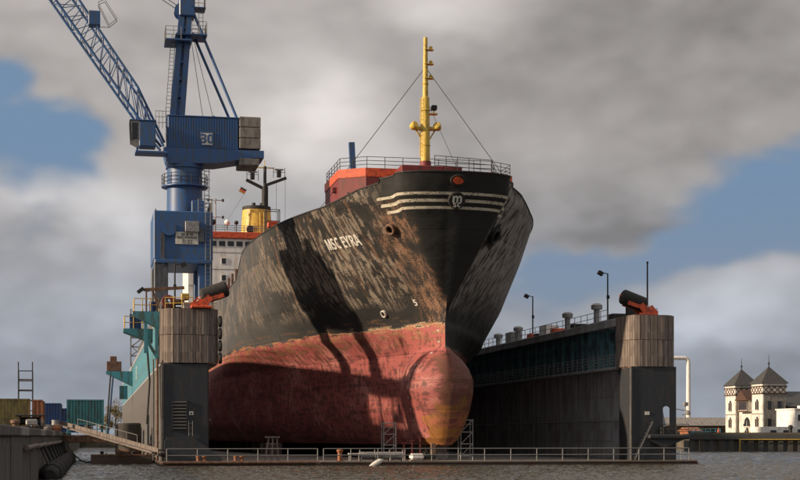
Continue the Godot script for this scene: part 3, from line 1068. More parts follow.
# ---------------------------------------------------------------- the floating dock
func wood_front(dock: Node3D, x0: float, x1: float, zf: float, y0: float, y1: float) -> void:
	# timber-faced head of a wing wall: planks round a D-shaped plan
	var head := part("timber_head", dock)
	var zb := zf - 3.6
	var r := 1.25
	var path: Array[Vector2] = []
	path.append(Vector2(x0, zb))
	for k in 7:
		var a := PI - k * PI / 12.0
		path.append(Vector2(x0 + r + cos(a) * r, zf - r + sin(a) * r))
	for k in 7:
		var a := PI / 2.0 - k * PI / 12.0
		path.append(Vector2(x1 - r + cos(a) * r, zf - r + sin(a) * r))
	path.append(Vector2(x1, zb))
	var core := PackedVector2Array()
	for p in path:
		var c := Vector2((x0 + x1) * 0.5, zb + 1.0)
		core.append(p + (c - p).normalized() * 0.14)
	prism("core", core, y0 + 0.03, y1 - 0.04, "y", M.black, head)
	var total := 0.0
	for i in path.size() - 1:
		total += path[i].distance_to(path[i + 1])
	var n := roundi(total / 0.24)
	var tiers := [[y0, lerpf(y0, y1, 0.52) - 0.02], [lerpf(y0, y1, 0.52) + 0.02, y1]]
	for k in n:
		var want := (k + 0.5) / n * total
		var i := 0
		while want > path[i].distance_to(path[i + 1]):
			want -= path[i].distance_to(path[i + 1])
			i += 1
		var dir := (path[i + 1] - path[i]).normalized()
		var p := path[i] + dir * want
		var tone := rng.randi() % 5
		for t in tiers:
			var w := total / n - 0.02 - rng.randf() * 0.015
			var out := rng.randf() * 0.035
			var nrm := Vector2(-dir.y, dir.x)
			if nrm.dot(p - Vector2((x0 + x1) * 0.5, zb)) < 0:
				nrm = -nrm
			var q := p + nrm * (out - 0.05)
			if rng.randf() < 0.25:
				tone = rng.randi() % 5
			bar("plank", Vector3(q.x, (t[0] + t[1]) * 0.5 - rng.randf() * 0.02, q.y), Vector3(w, t[1] - t[0], 0.1), M["wood%d" % tone], head, Vector3(0, -dir.angle(), 0))
	prism("deck_plate", core, y1 - 0.04, y1 + 0.03, "y", M.slate, head)
	bar("band", Vector3((x0 + x1) * 0.5, y0 - 0.06, zf - 1.8), Vector3(x1 - x0 - 0.3, 0.1, 3.2), M.rusty, head)

func make_dock() -> void:
	var dock := thing("floating_dock", "floating dry dock with two dark wing walls and timber faced ends", "dry dock")
	# pontoon
	slab("pontoon", Vector3(5.3, -2.0, -124.9), Vector3(52.2, 0.42, -316), 0.05, M.pontoon, dock)
	slab("bounce_floor", Vector3(5.6, 0.4, -126.5), Vector3(51.9, 0.426, -315.8), 0.002, M.concrete, dock)  # pale sheet added over the pontoon to bounce light up the walls
	slab("keel_track", Vector3(29.7, 0.43, -146.0), Vector3(31.1, 1.76, -300), 0.05, M.wood3, dock)
	for k in 12:
		for x in [20.5, 40.3]:
			slab("bilge_block", Vector3(x - 0.7, 0.43, -172.0 - k * 9.0), Vector3(x + 0.7, 1.78, -173.4 - k * 9.0), 0.05, M.wood3, dock)
	slab("edge_beam", Vector3(5.2, -0.3, -124.5), Vector3(52.4, 0.3, -124.88), 0.06, M.pontoon, dock)
	slab("fender_board", Vector3(5.4, 0.32, -124.25), Vector3(18.3, 0.5, -124.85), 0.03, M.rusty, dock)
	slab("fender_board", Vector3(18.6, 0.3, -124.4), Vector3(52.3, 0.46, -124.85), 0.03, M.pontoon, dock)
	slab("rubbing_strake", Vector3(5.3, -0.15, -124.2), Vector3(18.4, 0.1, -124.5), 0.03, M.rusty, dock)
	# front railings, with the gap left for the gangway
	railing(dock, [Vector3(5.8, 0.44, -124.95), Vector3(18.4, 0.44, -124.95)], 1.1, 2.3, M.rail_steel, 0.04, 2)
	railing(dock, [Vector3(18.9, 0.44, -124.95), Vector3(51.7, 0.44, -124.95), Vector3(51.9, 0.44, -129)], 1.1, 2.35, M.rail_steel, 0.04, 2)
	for w in [[5.5, 10.4, 1.0, "left"], [51.65, 47.05, -1.0, "right"]]:
		var xo: float = w[0]            # outer face
		var xi: float = w[1]            # inner edge of the deck
		var sg: float = w[2]
		var xw := xi - sg * 0.95        # inner face of the lower wall
		var zf := -127.4
		var zg := -133.2                # where the closed wall begins behind the end column
		# the closed wing wall, its front edge sloping back to leave a dark recess
		var st := new_st()
		poly_prism(st, PackedVector2Array([Vector2(zg - 0.1, 8.75), Vector2(zg + 3.4, 2.9), Vector2(zg + 3.4, 0.42), Vector2(-315.5, 0.42), Vector2(-315.5, 8.75)]), minf(xo + sg * 0.02, xw), maxf(xo + sg * 0.02, xw), "x")
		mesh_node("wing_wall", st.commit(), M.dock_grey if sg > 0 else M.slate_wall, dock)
		# inner skin in dark paint
		st = new_st()
		poly_prism(st, PackedVector2Array([Vector2(zg - 0.15, 8.72), Vector2(zg + 3.35, 2.9), Vector2(zg + 3.35, 0.45), Vector2(-315.4, 0.45), Vector2(-315.4, 8.72)]), minf(xw, xw + sg * 0.03), maxf(xw, xw + sg * 0.03), "x")
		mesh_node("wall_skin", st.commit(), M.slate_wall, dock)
		# walkway, top deck, and what stands between them
		slab("gallery_floor", Vector3(xo + sg * 0.05, 8.76, -131.2), Vector3(xi, 9.0, -315), 0.02, M.slate_wall, dock)
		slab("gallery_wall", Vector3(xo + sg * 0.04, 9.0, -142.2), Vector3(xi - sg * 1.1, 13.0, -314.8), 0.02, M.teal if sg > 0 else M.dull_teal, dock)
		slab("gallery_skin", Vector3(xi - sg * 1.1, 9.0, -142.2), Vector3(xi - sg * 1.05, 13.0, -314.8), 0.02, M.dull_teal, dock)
		slab("top_deck", Vector3(xo, 13.0, -130.9), Vector3(xi + sg * 0.02, 13.45, -315), 0.03, M.slate_wall, dock)
		slab("deck_lip", Vector3(xi - sg * 0.14, 12.72, -131.0), Vector3(xi + sg * 0.05, 13.0, -314.8), 0.02, M.slate_wall, dock)
		railing(dock, [Vector3(xi - sg * 0.08, 9.0, -131.3), Vector3(xi - sg * 0.08, 9.0, -200)], 1.15, 1.6, M.galvanised, 0.035, 4, "gallery_railing")
		# open framed bay behind the timber head
		var bay := part("open_bay", dock)
		for k in 5:
			var z := -131.5 - k * 2.6
			for xx in [xi - sg * 1.15, xo + sg * 0.2]:
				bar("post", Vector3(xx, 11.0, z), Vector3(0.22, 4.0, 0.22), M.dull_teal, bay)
			bar("cross_beam", Vector3((xo + xi) * 0.5 - sg * 0.9, 12.85, z), Vector3(absf(xo - xi) - 2.2, 0.24, 0.18), M.dull_teal, bay)
		for y in [9.9, 10.8, 11.7]:
			bar("rail", Vector3(xo + sg * 0.2, y, -136.7), Vector3(0.07, 0.07, 10.4), M.dull_teal, bay)
		for k in 13:
			bar("bar", Vector3(xo + sg * 0.2, 11.0, -132.0 - k * 0.78), Vector3(0.06, 4.0, 0.06), M.dull_teal, bay)
		# ribs in the gallery on either wall
		for k in 20:
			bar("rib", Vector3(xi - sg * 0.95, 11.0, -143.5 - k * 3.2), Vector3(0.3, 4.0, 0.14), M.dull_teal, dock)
		rod("service_pipe", Vector3(xw + sg * 0.3, 2.6 + 1.4, -130.4), Vector3(xw + sg * 0.3, 4.0, -230), 0.07, M.galvanised, dock)
		for k in 22:
			bar("plate_joint", Vector3(xw + sg * 0.04, 4.6, -135.5 - k * 5.0), Vector3(0.05, 8.2, 0.09), M.slate_wall, dock)
		for y in [2.2, 6.4]:
			bar("stringer", Vector3(xw + sg * 0.05, y, -190.0), Vector3(0.07, 0.1, 112.0), M.slate_wall, dock)
		for z in [-139.0, -158.0, -176.0]:
			ladder(dock, Vector3(xw + sg * 0.2, 0.5, z), Vector3(xw + sg * 0.2, 8.7, z), Vector3(0, 0, 0.24), M.galvanised, 0.035)
		wood_front(dock, minf(xo, xi), maxf(xo, xi), zf - (1.35 if sg > 0 else 0.0), 8.88, 13.5)
		# rail on the outer and inner edge of the top deck
		railing(dock, [Vector3(xi - sg * 0.25, 13.45, -134), Vector3(xi - sg * 0.25, 13.45, -205)], 1.05, 2.0, M.rail_steel, 0.03, 2)
		railing(dock, [Vector3(xo + sg * 0.2, 13.45, -132), Vector3(xo + sg * 0.2, 13.45, -205)], 1.05, 2.4, M.rail_steel, 0.03, 2)
	left_column(dock)
	right_column(dock)
	# mushroom ventilators and lockers along the right-hand deck
	for v in [[-181.0, 1.9], [-172.0, 2.15], [-153.0, 2.3], [-143.5, 2.4]]:
		var o := part("ventilator", dock, Vector3(49.5, 13.45, v[0]))
		var h: float = v[1]
		lathe("pipe", [[0.42, 0.0], [0.4, 0.1], [0.3, 0.16], [0.3, h - 0.5]], 14, M.galvanised, o)
		lathe("cap", [[0.32, h - 0.56], [0.56, h - 0.5], [0.58, h - 0.1], [0.36, h + 0.08], [0.0, h + 0.12]], 16, M.galvanised, o)
	for v in [[-174.8, 1.7, 2.3, "galvanised"], [-160.5, 1.5, 2.6, "white_paint"], [-166.0, 0.9, 1.6, "orange_red"], [-157.0, 0.9, 1.4, "orange_red"], [-150.0, 0.9, 1.2, "black"], [-147.8, 0.7, 1.2, "black"], [-163.5, 0.8, 1.0, "black"], [-138.0, 1.0, 1.2, "black"], [-133.5, 1.5, 0.7, "black"]]:
		var o := slab("deck_locker", Vector3(49.0, 13.45, v[0] - v[2] * 0.5), Vector3(50.5, 13.45 + v[1], v[0] + v[2] * 0.5), 0.05, M[v[3]], dock)
		o.set_meta("label", "locker on the dock's right-hand deck")

func left_column(dock: Node3D) -> void:
	var c := part("end_column", dock, Vector3(0, 0, -1.35))
	slab("body", Vector3(5.6, 0.42, -127.5), Vector3(9.55, 8.86, -130.6), 0.12, M.slate, c)
	slab("edge_strip", Vector3(5.52, 0.42, -127.42), Vector3(5.72, 8.8, -127.7), 0.02, M.dock_grey, c)
	prism("sloping_foot", PackedVector2Array([Vector2(5.75, 0.45), Vector2(5.75, 2.1), Vector2(6.0, 2.5), Vector2(8.2, 2.5), Vector2(10.6, 0.7), Vector2(10.6, 0.45)]), -127.48, -126.7, "z", M.slate, c)
	var g := part("louvre", c)
	bar("recess", Vector3(7.05, 4.35, -127.49), Vector3(1.15, 2.5, 0.06), M.black, g)
	for k in 9:
		bar("slat", Vector3(7.05, 3.25 + k * 0.28, -127.43), Vector3(1.15, 0.07, 0.1), M.rail_steel, g, Vector3(0.4, 0, 0))
	for sx in [-0.62, 0.62]:
		bar("jamb", Vector3(7.05 + sx, 4.35, -127.44), Vector3(0.07, 2.6, 0.12), M.slate, g)
	bar("notice", Vector3(8.05, 4.55, -127.48), Vector3(0.36, 0.32, 0.05), M.letter_white, c)
	bar("notice_mark", Vector3(8.05, 4.52, -127.45), Vector3(0.14, 0.14, 0.03), M.ink, c)
	ladder(c, Vector3(8.0, 2.6, -127.4), Vector3(8.0, 3.9, -127.4), Vector3(0.16, 0, 0), M.rail_steel, 0.02)
	rod("drain_pipe", Vector3(5.2, 0.5, -128.0), Vector3(5.2, 9.2, -128.0), 0.11, M.rusty, c)
	rod("drain_pipe", Vector3(4.9, 0.5, -128.6), Vector3(4.9, 9.2, -128.6), 0.07, M.dock_grey, c)
	# tyres hung on the inner side of the timber head
	for k in 4:
		var t := TorusMesh.new()
		t.inner_radius = 0.22
		t.outer_radius = 0.5
		var o := mesh_node("fender_tyre", t, M.rubber, dock)
		o.transform = Transform3D(Basis.from_euler(Vector3(0, 0, PI / 2)), Vector3(10.55, 9.3 + k * 1.05, -129.2))
	# teal landings and stairs on the outer side
	var pl := part("outer_landing", dock)
	prism("bracket", PackedVector2Array([Vector2(5.55, 13.4), Vector2(3.2, 13.4), Vector2(3.2, 13.15), Vector2(5.55, 11.9)]), -133.4, -131.2, "z", M.teal, pl)
	prism("bracket", PackedVector2Array([Vector2(5.0, 12.1), Vector2(2.45, 12.1), Vector2(2.45, 11.85), Vector2(5.0, 10.9)]), -136.6, -134.2, "z", M.teal, pl)
	bar("post", Vector3(4.3, 11.6, -131.6), Vector3(0.3, 3.6, 0.3), M.teal, pl)
	bar("locker", Vector3(3.5, 12.75, -134.9), Vector3(1.0, 1.3, 0.9), M.blue_paint, pl)
	railing(dock, [Vector3(5.4, 13.42, -131.3), Vector3(3.3, 13.42, -131.3), Vector3(3.3, 13.42, -133.3)], 1.1, 0.8, M.yellow_paint, 0.035, 2)
	railing(dock, [Vector3(4.9, 12.1, -134.3), Vector3(2.55, 12.1, -134.3), Vector3(2.55, 12.1, -136.5)], 1.1, 0.8, M.yellow_paint, 0.035, 2)
	var stair := part("stair", dock)
	for s in [0.0, 0.8]:
		beam("stringer", Vector3(3.9, 11.9, -132.0 - s), Vector3(5.4, 9.3, -132.0 - s), 0.22, 0.06, M.teal, stair)
	for k in 9:
		bar("tread", Vector3(3.95 + k * 0.165, 11.75 - k * 0.29, -132.4), Vector3(0.26, 0.05, 0.75), M.teal, stair)
	bar("newel", Vector3(5.2, 10.6, -131.6), Vector3(0.2, 2.8, 0.2), M.teal, stair)
	# grey lattice access tower further aft
	var tw := part("access_tower", dock, Vector3(6.3, 7.4, -235.0))
	for sx in [-0.9, 0.9]:
		for sz in [-0.9, 0.9]:
			bar("leg", Vector3(sx, 10.4, sz), Vector3(0.16, 8.8, 0.16), M.galvanised, tw)
	for k in 6:
		var y := 6.2 + k * 1.4
		for sgn in [-0.9, 0.9]:
			bar("tie", Vector3(0, y, sgn), Vector3(1.8, 0.1, 0.1), M.galvanised, tw)
			bar("tie", Vector3(sgn, y, 0), Vector3(0.1, 0.1, 1.8), M.galvanised, tw)
			rod("brace", Vector3(-0.9, y, sgn), Vector3(0.9, y + 1.35, sgn), 0.05, M.galvanised, tw)
		beam("stair_flight", Vector3(-0.7 if k % 2 == 0 else 0.7, y, 0), Vector3(0.7 if k % 2 == 0 else -0.7, y + 1.4, 0), 0.1, 0.7, M.galvanised, tw)
	# bracket platform far aft on the outer wall
	var ap := part("cabin_landing", dock)
	prism("bracket", PackedVector2Array([Vector2(5.5, 12.4), Vector2(1.6, 12.4), Vector2(1.6, 12.1), Vector2(5.5, 10.2)]), -233.0, -230.0, "z", M.teal, ap)
	slab("cabin", Vector3(1.7, 12.4, -232.8), Vector3(3.9, 13.9, -230.2), 0.05, M.brick_red, ap)
	slab("cabin_top", Vector3(2.2, 13.9, -232.2), Vector3(3.2, 14.7, -230.8), 0.05, M.brick_red, ap)
	rod("hose", Vector3(2.3, 12.2, -230.2), Vector3(1.6, 2.8, -230.2), 0.12, M.black, ap)
	rod("hose", Vector3(2.7, 12.2, -230.2), Vector3(1.9, 2.8, -230.2), 0.12, M.blue_paint, ap)
	bar("cage", Vector3(4.2, 9.2, -231), Vector3(1.2, 2.0, 1.2), M.teal, ap)
	rod("cable", Vector3(4.9, 13.2, -150), Vector3(5.3, 8.0, -150.4), 0.1, M.black, dock)
	rod("cable", Vector3(5.3, 8.0, -150.4), Vector3(5.0, 3.8, -150), 0.1, M.black, dock)
	# the dock's number board on the teal upper wall
	mesh_node("wall_figure", text_mesh("50", 1.9, 0.03), M.letter_white, dock).transform = Transform3D(Basis(Vector3.UP, -PI / 2), Vector3(5.52, 11.2, -208.0))
	# winch and stanchions on top of the head
	var w := part("winch", dock, Vector3(7.0, 13.5, -131.2))
	slab("frame", Vector3(-0.9, 0, -0.5), Vector3(0.9, 0.3, 0.5), 0.04, M.black, w)
	var dr := lathe("drum", [[0.0, -0.6], [0.5, -0.6], [0.5, -0.5], [0.28, -0.48], [0.28, 0.48], [0.5, 0.5], [0.5, 0.6], [0.0, 0.6]], 14, M.rusty, w)
	dr.transform = Transform3D(Basis.from_euler(Vector3(0, 0, PI / 2)), Vector3(0, 0.75, 0))
	slab("motor", Vector3(0.3, 0.9, -0.3), Vector3(1.0, 1.5, 0.3), 0.08, M.yellow_paint, w)
	beam("jib", Vector3(-1.6, 0.2, 0), Vector3(-2.2, 1.9, 0), 0.14, 0.14, M.rusty, w)
	beam("jib", Vector3(-2.9, 1.75, 0), Vector3(0.6, 2.0, 0), 0.26, 0.26, M.rusty, w)
	beam("hook_arm", Vector3(-2.9, 1.9, 0), Vector3(-3.4, 1.5, 0), 0.3, 0.3, M.black, w)
	for q in [[5.9, -132.6, 0.9], [6.4, -133.4, 0.7], [7.6, -131.9, 0.8]]:
		var bl := part("bollard", dock, Vector3(q[0], 13.46, q[1]))
		lathe("post", [[0.24, 0.0], [0.2, 0.1], [0.2, q[2] - 0.2], [0.3, q[2] - 0.1], [0.3, q[2]], [0.0, q[2] + 0.05]], 12, M.rusty, bl)
	var hr := part("hose_reel", dock, Vector3(6.2, 13.46, -130.6))
	lathe("coil", [[0.25, -0.2], [0.55, -0.2], [0.6, 0.0], [0.55, 0.2], [0.25, 0.2]], 16, M.red_house, hr).transform = Transform3D(Basis.from_euler(Vector3(PI / 2, 0, 0)), Vector3(0, 0.75, 0))
	bar("stand", Vector3(0, 0.35, 0), Vector3(0.16, 0.8, 0.5), M.black, hr)
	lathe("drum", [[0.0, 0.0], [0.3, 0.0], [0.3, 0.9], [0.0, 0.92]], 12, M.blue_paint, dock, Vector3(4.9, 13.42, -132.3))
	slab("tool_chest", Vector3(7.4, 13.5, -129.9), Vector3(8.3, 14.1, -129.3), 0.04, M.galvanised, dock)
	beam("davit", Vector3(4.4, 13.4, -133.0), Vector3(4.4, 15.3, -133.0), 0.14, 0.14, M.rusty, dock)
	beam("davit", Vector3(4.4, 15.3, -133.0), Vector3(5.6, 15.6, -133.0), 0.14, 0.14, M.rusty, dock)
	for x in [9.6, 10.1]:
		rod("guard_post", Vector3(x, 13.5, -131.2), Vector3(x, 14.5, -131.2), 0.05, M.yellow_paint, dock)
	railing(dock, [Vector3(5.9, 13.5, -128.4 - 1.35), Vector3(7.3, 13.5, -129.15), Vector3(8.2, 13.5, -129.15)], 1.0, 0.7, M.yellow_paint, 0.035, 2)

func right_column(dock: Node3D) -> void:
	var c := part("end_column", dock)
	# body with a walk-through arch in its outer half
	var body := CSGCombiner3D.new()
	body.name = "body"
	c.add_child(body, true)
	var b := CSGBox3D.new()
	b.size = Vector3(4.3, 8.44, 3.1)
	b.position = Vector3(49.37, 4.64, -129.05)
	b.material = M.slate
	body.add_child(b)
	var hole := CSGBox3D.new()
	hole.operation = CSGShape3D.OPERATION_SUBTRACTION
	hole.size = Vector3(0.6, 1.9, 9)
	hole.position = Vector3(51.15, 4.1, -129)
	hole.rotation.y = deg_to_rad(-21.0)
	hole.material = M.slate
	body.add_child(hole)
	var arch := CSGCylinder3D.new()
	arch.operation = CSGShape3D.OPERATION_SUBTRACTION
	arch.radius = 0.3
	arch.height = 9
	arch.sides = 20
	arch.transform = Transform3D(Basis.from_euler(Vector3(0, deg_to_rad(-21.0), 0)) * Basis.from_euler(Vector3(PI / 2, 0, 0)), Vector3(51.15, 5.05, -129))
	arch.material = M.slate
	body.add_child(arch)
	slab("edge_strip", Vector3(47.16, 0.42, -127.42), Vector3(47.3, 8.8, -127.7), 0.02, M.dock_grey, c)
	slab("ledge", Vector3(48.6, 2.35, -126.6), Vector3(52.5, 2.75, -128.4), 0.1, M.slate, c)
	prism("ledge_bracket", PackedVector2Array([Vector2(50.2, 1.5), Vector2(52.2, 2.35), Vector2(48.8, 2.35)]), -127.5, -126.9, "z", M.slate, c)
	bar("notice", Vector3(48.75, 4.65, -127.48), Vector3(0.42, 0.3, 0.05), M.letter_white, c)
	var stair := part("stair", c)
	for s in [0.0, 0.5]:
		beam("stringer", Vector3(47.4, 0.5, -127.0 - s * 0.8), Vector3(49.1, 3.9, -127.0 - s * 0.8), 0.12, 0.05, M.rail_steel if s == 0.0 else M.slate, stair)
	for k in 11:
		bar("tread", Vector3(47.5 + k * 0.15, 0.75 + k * 0.3, -127.2), Vector3(0.2, 0.04, 0.4), M.slate, stair)
	railing(c, [Vector3(50.0, 2.75, -126.7), Vector3(52.4, 2.75, -126.7)], 0.9, 1.2, M.rope, 0.03, 2)
	bar("valve_box", Vector3(50.2, 3.1, -127.2), Vector3(0.5, 0.7, 0.4), M.black, c)
	# back of the recess
	slab("recess_back", Vector3(49.9, 0.42, -130.7), Vector3(50.2, 8.7, -133.6), 0.02, M.slate, dock)

func roller_fender(label: String, at: Vector3, dirn: float) -> void:
	var o := thing("roller_fender", label, "fender", at, 0.0, "roller fenders on the timber heads of the dock")
	var up := Vector3(dirn * 0.94, 0.34, 0)
	var side := Vector3(0, 0, 1)
	# yoke
	slab("base", Vector3(-0.9, 0, -1.0), Vector3(0.9, 0.22, 1.0), 0.05, M.orange_red, o)
	beam("cross_plate", Vector3(dirn * 0.0, 0.2, 0.85), Vector3(dirn * 0.75, 0.95, 0.85), 0.6, 0.1, M.orange_red, o)
	for s in [-0.75, 0.75]:
		beam("arm", Vector3(-dirn * 0.9, 0.25, s), Vector3(dirn * 1.9, 1.15, s), 0.34, 0.16, M.orange_red, o)
		beam("strut", Vector3(dirn * 0.3, 0.2, s), Vector3(dirn * 0.9, 0.95, s), 0.26, 0.14, M.orange_red, o)
		beam("brace", Vector3(-dirn * 0.9, 0.2, s), Vector3(-dirn * 0.3, 0.9, s), 0.2, 0.14, M.orange_red, o)
	beam("yoke", Vector3(-dirn * 0.1, 0.62, -0.8), Vector3(-dirn * 0.1, 0.62, 0.8), 0.3, 0.3, M.orange_red, o)
	var prof := []
	for k in 7:
		var a := -PI / 2 + k * PI / 12.0
		prof.append([maxf(0.0, 0.28 + 0.34 * cos(a)) if k > 0 else 0.0, -0.85 + 0.25 * sin(a)])
	for k in 7:
		var a := k * PI / 12.0
		prof.append([0.28 + 0.34 * cos(a) if k < 6 else 0.0, 0.85 + 0.25 * sin(a)])
	var r := lathe("roller", prof, 20, M.rubber, o)
	var y := up.normalized()
	r.transform = Transform3D(Basis(y.cross(side), y, side), Vector3(dirn * 1.15, 1.4, 0))
	r.scale *= 1.12
	rod("axle", Vector3(dirn * 1.15, 1.4, 0) - y * 1.4, Vector3(dirn * 1.15, 1.4, 0) + y * 1.35, 0.12, M.orange_red, o)
	lathe("float", [[0.0, 0.2], [0.2, 0.25], [0.25, 0.5], [0.15, 0.65], [0.0, 0.66]], 10, M.letter_white, o, Vector3(-dirn * 0.2, 0.3, 0.4))

func dock_lamp(label: String, at: Vector3, h: float, head: bool, dirn := -1.0) -> void:
	var o := thing("dock_lamp" if head else "pole", label, "lamp post" if head else "pole", at)
	lathe("post", [[0.14, 0.0], [0.14, 0.3], [0.09, 0.32], [0.07, h]], 8, M.black, o)
	if head:
		beam("arm", Vector3(0, h - 0.05, 0), Vector3(dirn * 0.7, h + 0.1, 0), 0.08, 0.08, M.black, o)
		bar("floodlight", Vector3(dirn * 0.75, h, 0), Vector3(0.5, 0.36, 0.5), M.black, o, Vector3(0, 0, dirn * 0.5))
		bar("junction_box", Vector3(0, h * 0.55, 0.12), Vector3(0.25, 0.35, 0.2), M.black, o)
	else:
		lathe("cap", [[0.1, h], [0.12, h + 0.1], [0.0, h + 0.2]], 8, M.black, o)

# ---------------------------------------------------------------- things on the dock floor
func dock_floor_things() -> void:
	for k in 4:
		var z := -131.5 - k * 3.0
		var o := thing("keel_block", ["foremost keel block under the ship's bulb", "second keel block counted aft from the bulb", "third keel block counted aft from the bulb", "fourth keel block counted aft from the bulb"][k], "keel block", Vector3(XC, 0.42, z), 0.0, "keel blocks under the ship")
		slab("base", Vector3(-0.75, 0, -0.55), Vector3(0.75, 0.75, 0.55), 0.04, M.concrete, o)
		slab("cap", Vector3(-0.6, 0.75, -0.5), Vector3(0.6, 1.36, 0.5), 0.04, M.wood4, o)
	for t in [[25.7, -131.0, 3.4, "grey scaffold tower left of the red bulb"], [32.6, -130.4, 3.7, "grey scaffold tower right of the red bulb"]]:
		var o := thing("scaffold_tower", t[3], "scaffold", Vector3(t[0], 0.42, t[1]), 0.0, "scaffold towers at the bulb")
		var h: float = t[2]
		for sx in [-0.55, 0.55]:
			for sz in [-0.5, 0.5]:
				rod("upright", Vector3(sx, 0, sz), Vector3(sx, h, sz), 0.05, M.galvanised, o)
		for k in 4:
			var y := 0.4 + k * (h - 0.5) / 3.0
			for sgn in [-0.5, 0.5]:
				rod("ledger", Vector3(-0.55, y, sgn), Vector3(0.55, y, sgn), 0.04, M.galvanised, o)
				rod("ledger", Vector3(sgn * 1.1, y, -0.5), Vector3(sgn * 1.1, y, 0.5), 0.04, M.galvanised, o)
			if k < 3:
				rod("brace", Vector3(-0.55, y, 0.5), Vector3(0.55, y + (h - 0.5) / 3.0, 0.5), 0.035, M.galvanised, o)
		slab("board", Vector3(-0.6, h - 0.5, -0.52), Vector3(0.6, h - 0.44, 0.52), 0.01, M.wood2, o)
	# shoring posts in red primer between the tower and the blocks
	for k in 3:
		var o := thing("shoring_post", ["rusty red shoring post nearest the left scaffold tower", "middle rusty red shoring post left of the bulb", "rusty red shoring post nearest the red bulb"][k], "shore", Vector3(27.0 + k * 0.75, 0.42, -130.6), 0.0, "shoring posts beside the bulb")
		rod("shaft", Vector3.ZERO, Vector3(0, 1.5 + 0.25 * k, 0), 0.1, M.red_house, o)
		slab("foot", Vector3(-0.25, 0, -0.25), Vector3(0.25, 0.08, 0.25), 0.01, M.red_house, o)
		slab("head", Vector3(-0.22, 1.5 + 0.25 * k, -0.22), Vector3(0.22, 1.58 + 0.25 * k, 0.22), 0.01, M.red_house, o)
	var stem_post := thing("stem_support", "tall rusty steel post standing under the bulb's tip", "support", Vector3(29.35, 0.42, -129.2))
	slab("post", Vector3(-0.2, 0, -0.2), Vector3(0.2, 1.55, 0.2), 0.03, M.rusty, stem_post)
	slab("foot", Vector3(-0.4, 0, -0.4), Vector3(0.4, 0.12, 0.4), 0.02, M.rusty, stem_post)
	# long grey pipe with its saddles
	var p := thing("steel_pipe", "long grey steel pipe lying behind the front railing", "pipe", Vector3(24.3, 0.42, -127.0))
	rod("tube", Vector3(-2.0, 0.5, 0), Vector3(1.9, 0.5, 0), 0.32, M.galvanised, p)
	for x in [-1.9, -0.6, 0.7, 1.85]:
		slab("saddle", Vector3(x - 0.08, 0, -0.45), Vector3(x + 0.08, 0.3, 0.45), 0.02, M.galvanised, p)
		rod("strap", Vector3(x, 0.4, 0.36), Vector3(x - 0.1, 1.0, 0.36), 0.04, M.galvanised, p)
	var t := thing("tarpaulin_bundle", "white wrapped bundle on a pallet below the bulb", "bundle", Vector3(27.4, 0.42, -126.3))
	slab("wrap", Vector3(-0.75, 0.14, -0.5), Vector3(0.45, 0.66, 0.45), 0.16, M.white_paint, t)
	slab("pallet", Vector3(-0.8, 0, -0.6), Vector3(1.5, 0.14, 0.6), 0.02, M.wood1, t)
	slab("crate", Vector3(0.5, 0.14, -0.5), Vector3(1.45, 0.6, 0.4), 0.03, M.black, t)
	var bl := thing("mooring_bollard", "small orange bollard behind the front railing", "bollard", Vector3(20.4, 0.44, -125.6))
	lathe("post", [[0.26, 0.0], [0.2, 0.1], [0.2, 0.75], [0.28, 0.85], [0.28, 1.0], [0.0, 1.05]], 12, M.orange_box, bl)
	slab("base", Vector3(-0.35, 0, -0.35), Vector3(0.35, 0.06, 0.35), 0.01, M.orange_box, bl)
	for k in 2:
		var c := thing("bitt", ["brown mooring bitt on the apron edge nearer the dark left column", "brown mooring bitt on the apron edge further from the left column"][k], "bollard", Vector3(8.6 + k * 3.1, 0.5, -124.55), 0.0, "brown bitts on the apron edge")
		for x in [-0.25, 0.25]:
			lathe("post", [[0.15, 0.0], [0.15, 0.3], [0.2, 0.34], [0.2, 0.42], [0.0, 0.44]], 10, M.orange_box, c, Vector3(x, 0, 0))
		slab("base", Vector3(-0.5, -0.05, -0.22), Vector3(0.5, 0.03, 0.22), 0.01, M.rusty, c)
	# small white skiff hull leaning off the apron
	var sk := thing("white_float", "small white boat shaped float hanging on the dock's front edge", "float", Vector3(23.2, 0.15, -124.0))
	var fl := lathe("shell", [[0.0, -0.75], [0.1, -0.65], [0.2, -0.3], [0.24, 0.1], [0.2, 0.5], [0.0, 0.75]], 12, M.letter_white, sk)
	fl.transform = Transform3D(Basis.from_euler(Vector3(0, 0, -1.05)) * Basis.from_scale(Vector3(1, 1, 0.8)), Vector3(0, 0.12, 0))
	rod("lanyard", Vector3(0.6, 0.45, 0), Vector3(0.9, 0.85, -0.75), 0.02, M.rope, sk)
	var tb := thing("work_bench", "low steel work bench behind the railing left of the pipe", "bench", Vector3(21.9, 0.42, -126.6))
	slab("top", Vector3(-0.6, 0.62, -0.3), Vector3(0.6, 0.7, 0.3), 0.01, M.letter_white, tb)
	for x in [-0.5, 0.5]:
		bar("leg", Vector3(x, 0.31, 0), Vector3(0.08, 0.62, 0.5), M.rail_steel, tb)
	var tr := thing("trestle", "dark timber trestle under the ship's starboard bilge", "trestle", Vector3(15.2, 0.42, -131.0))
	for x in [-0.6, 0.0, 0.6]:
		beam("leg", Vector3(x, 0, 0), Vector3(x * 0.6 + 0.1, 2.0, 0), 0.14, 0.14, M.wood3, tr)
	beam("rail", Vector3(-0.5, 1.5, 0), Vector3(0.6, 1.5, 0), 0.1, 0.12, M.wood3, tr)
	slab("cap", Vector3(-0.6, 2.0, -0.2), Vector3(0.7, 2.15, 0.2), 0.02, M.wood3, tr)

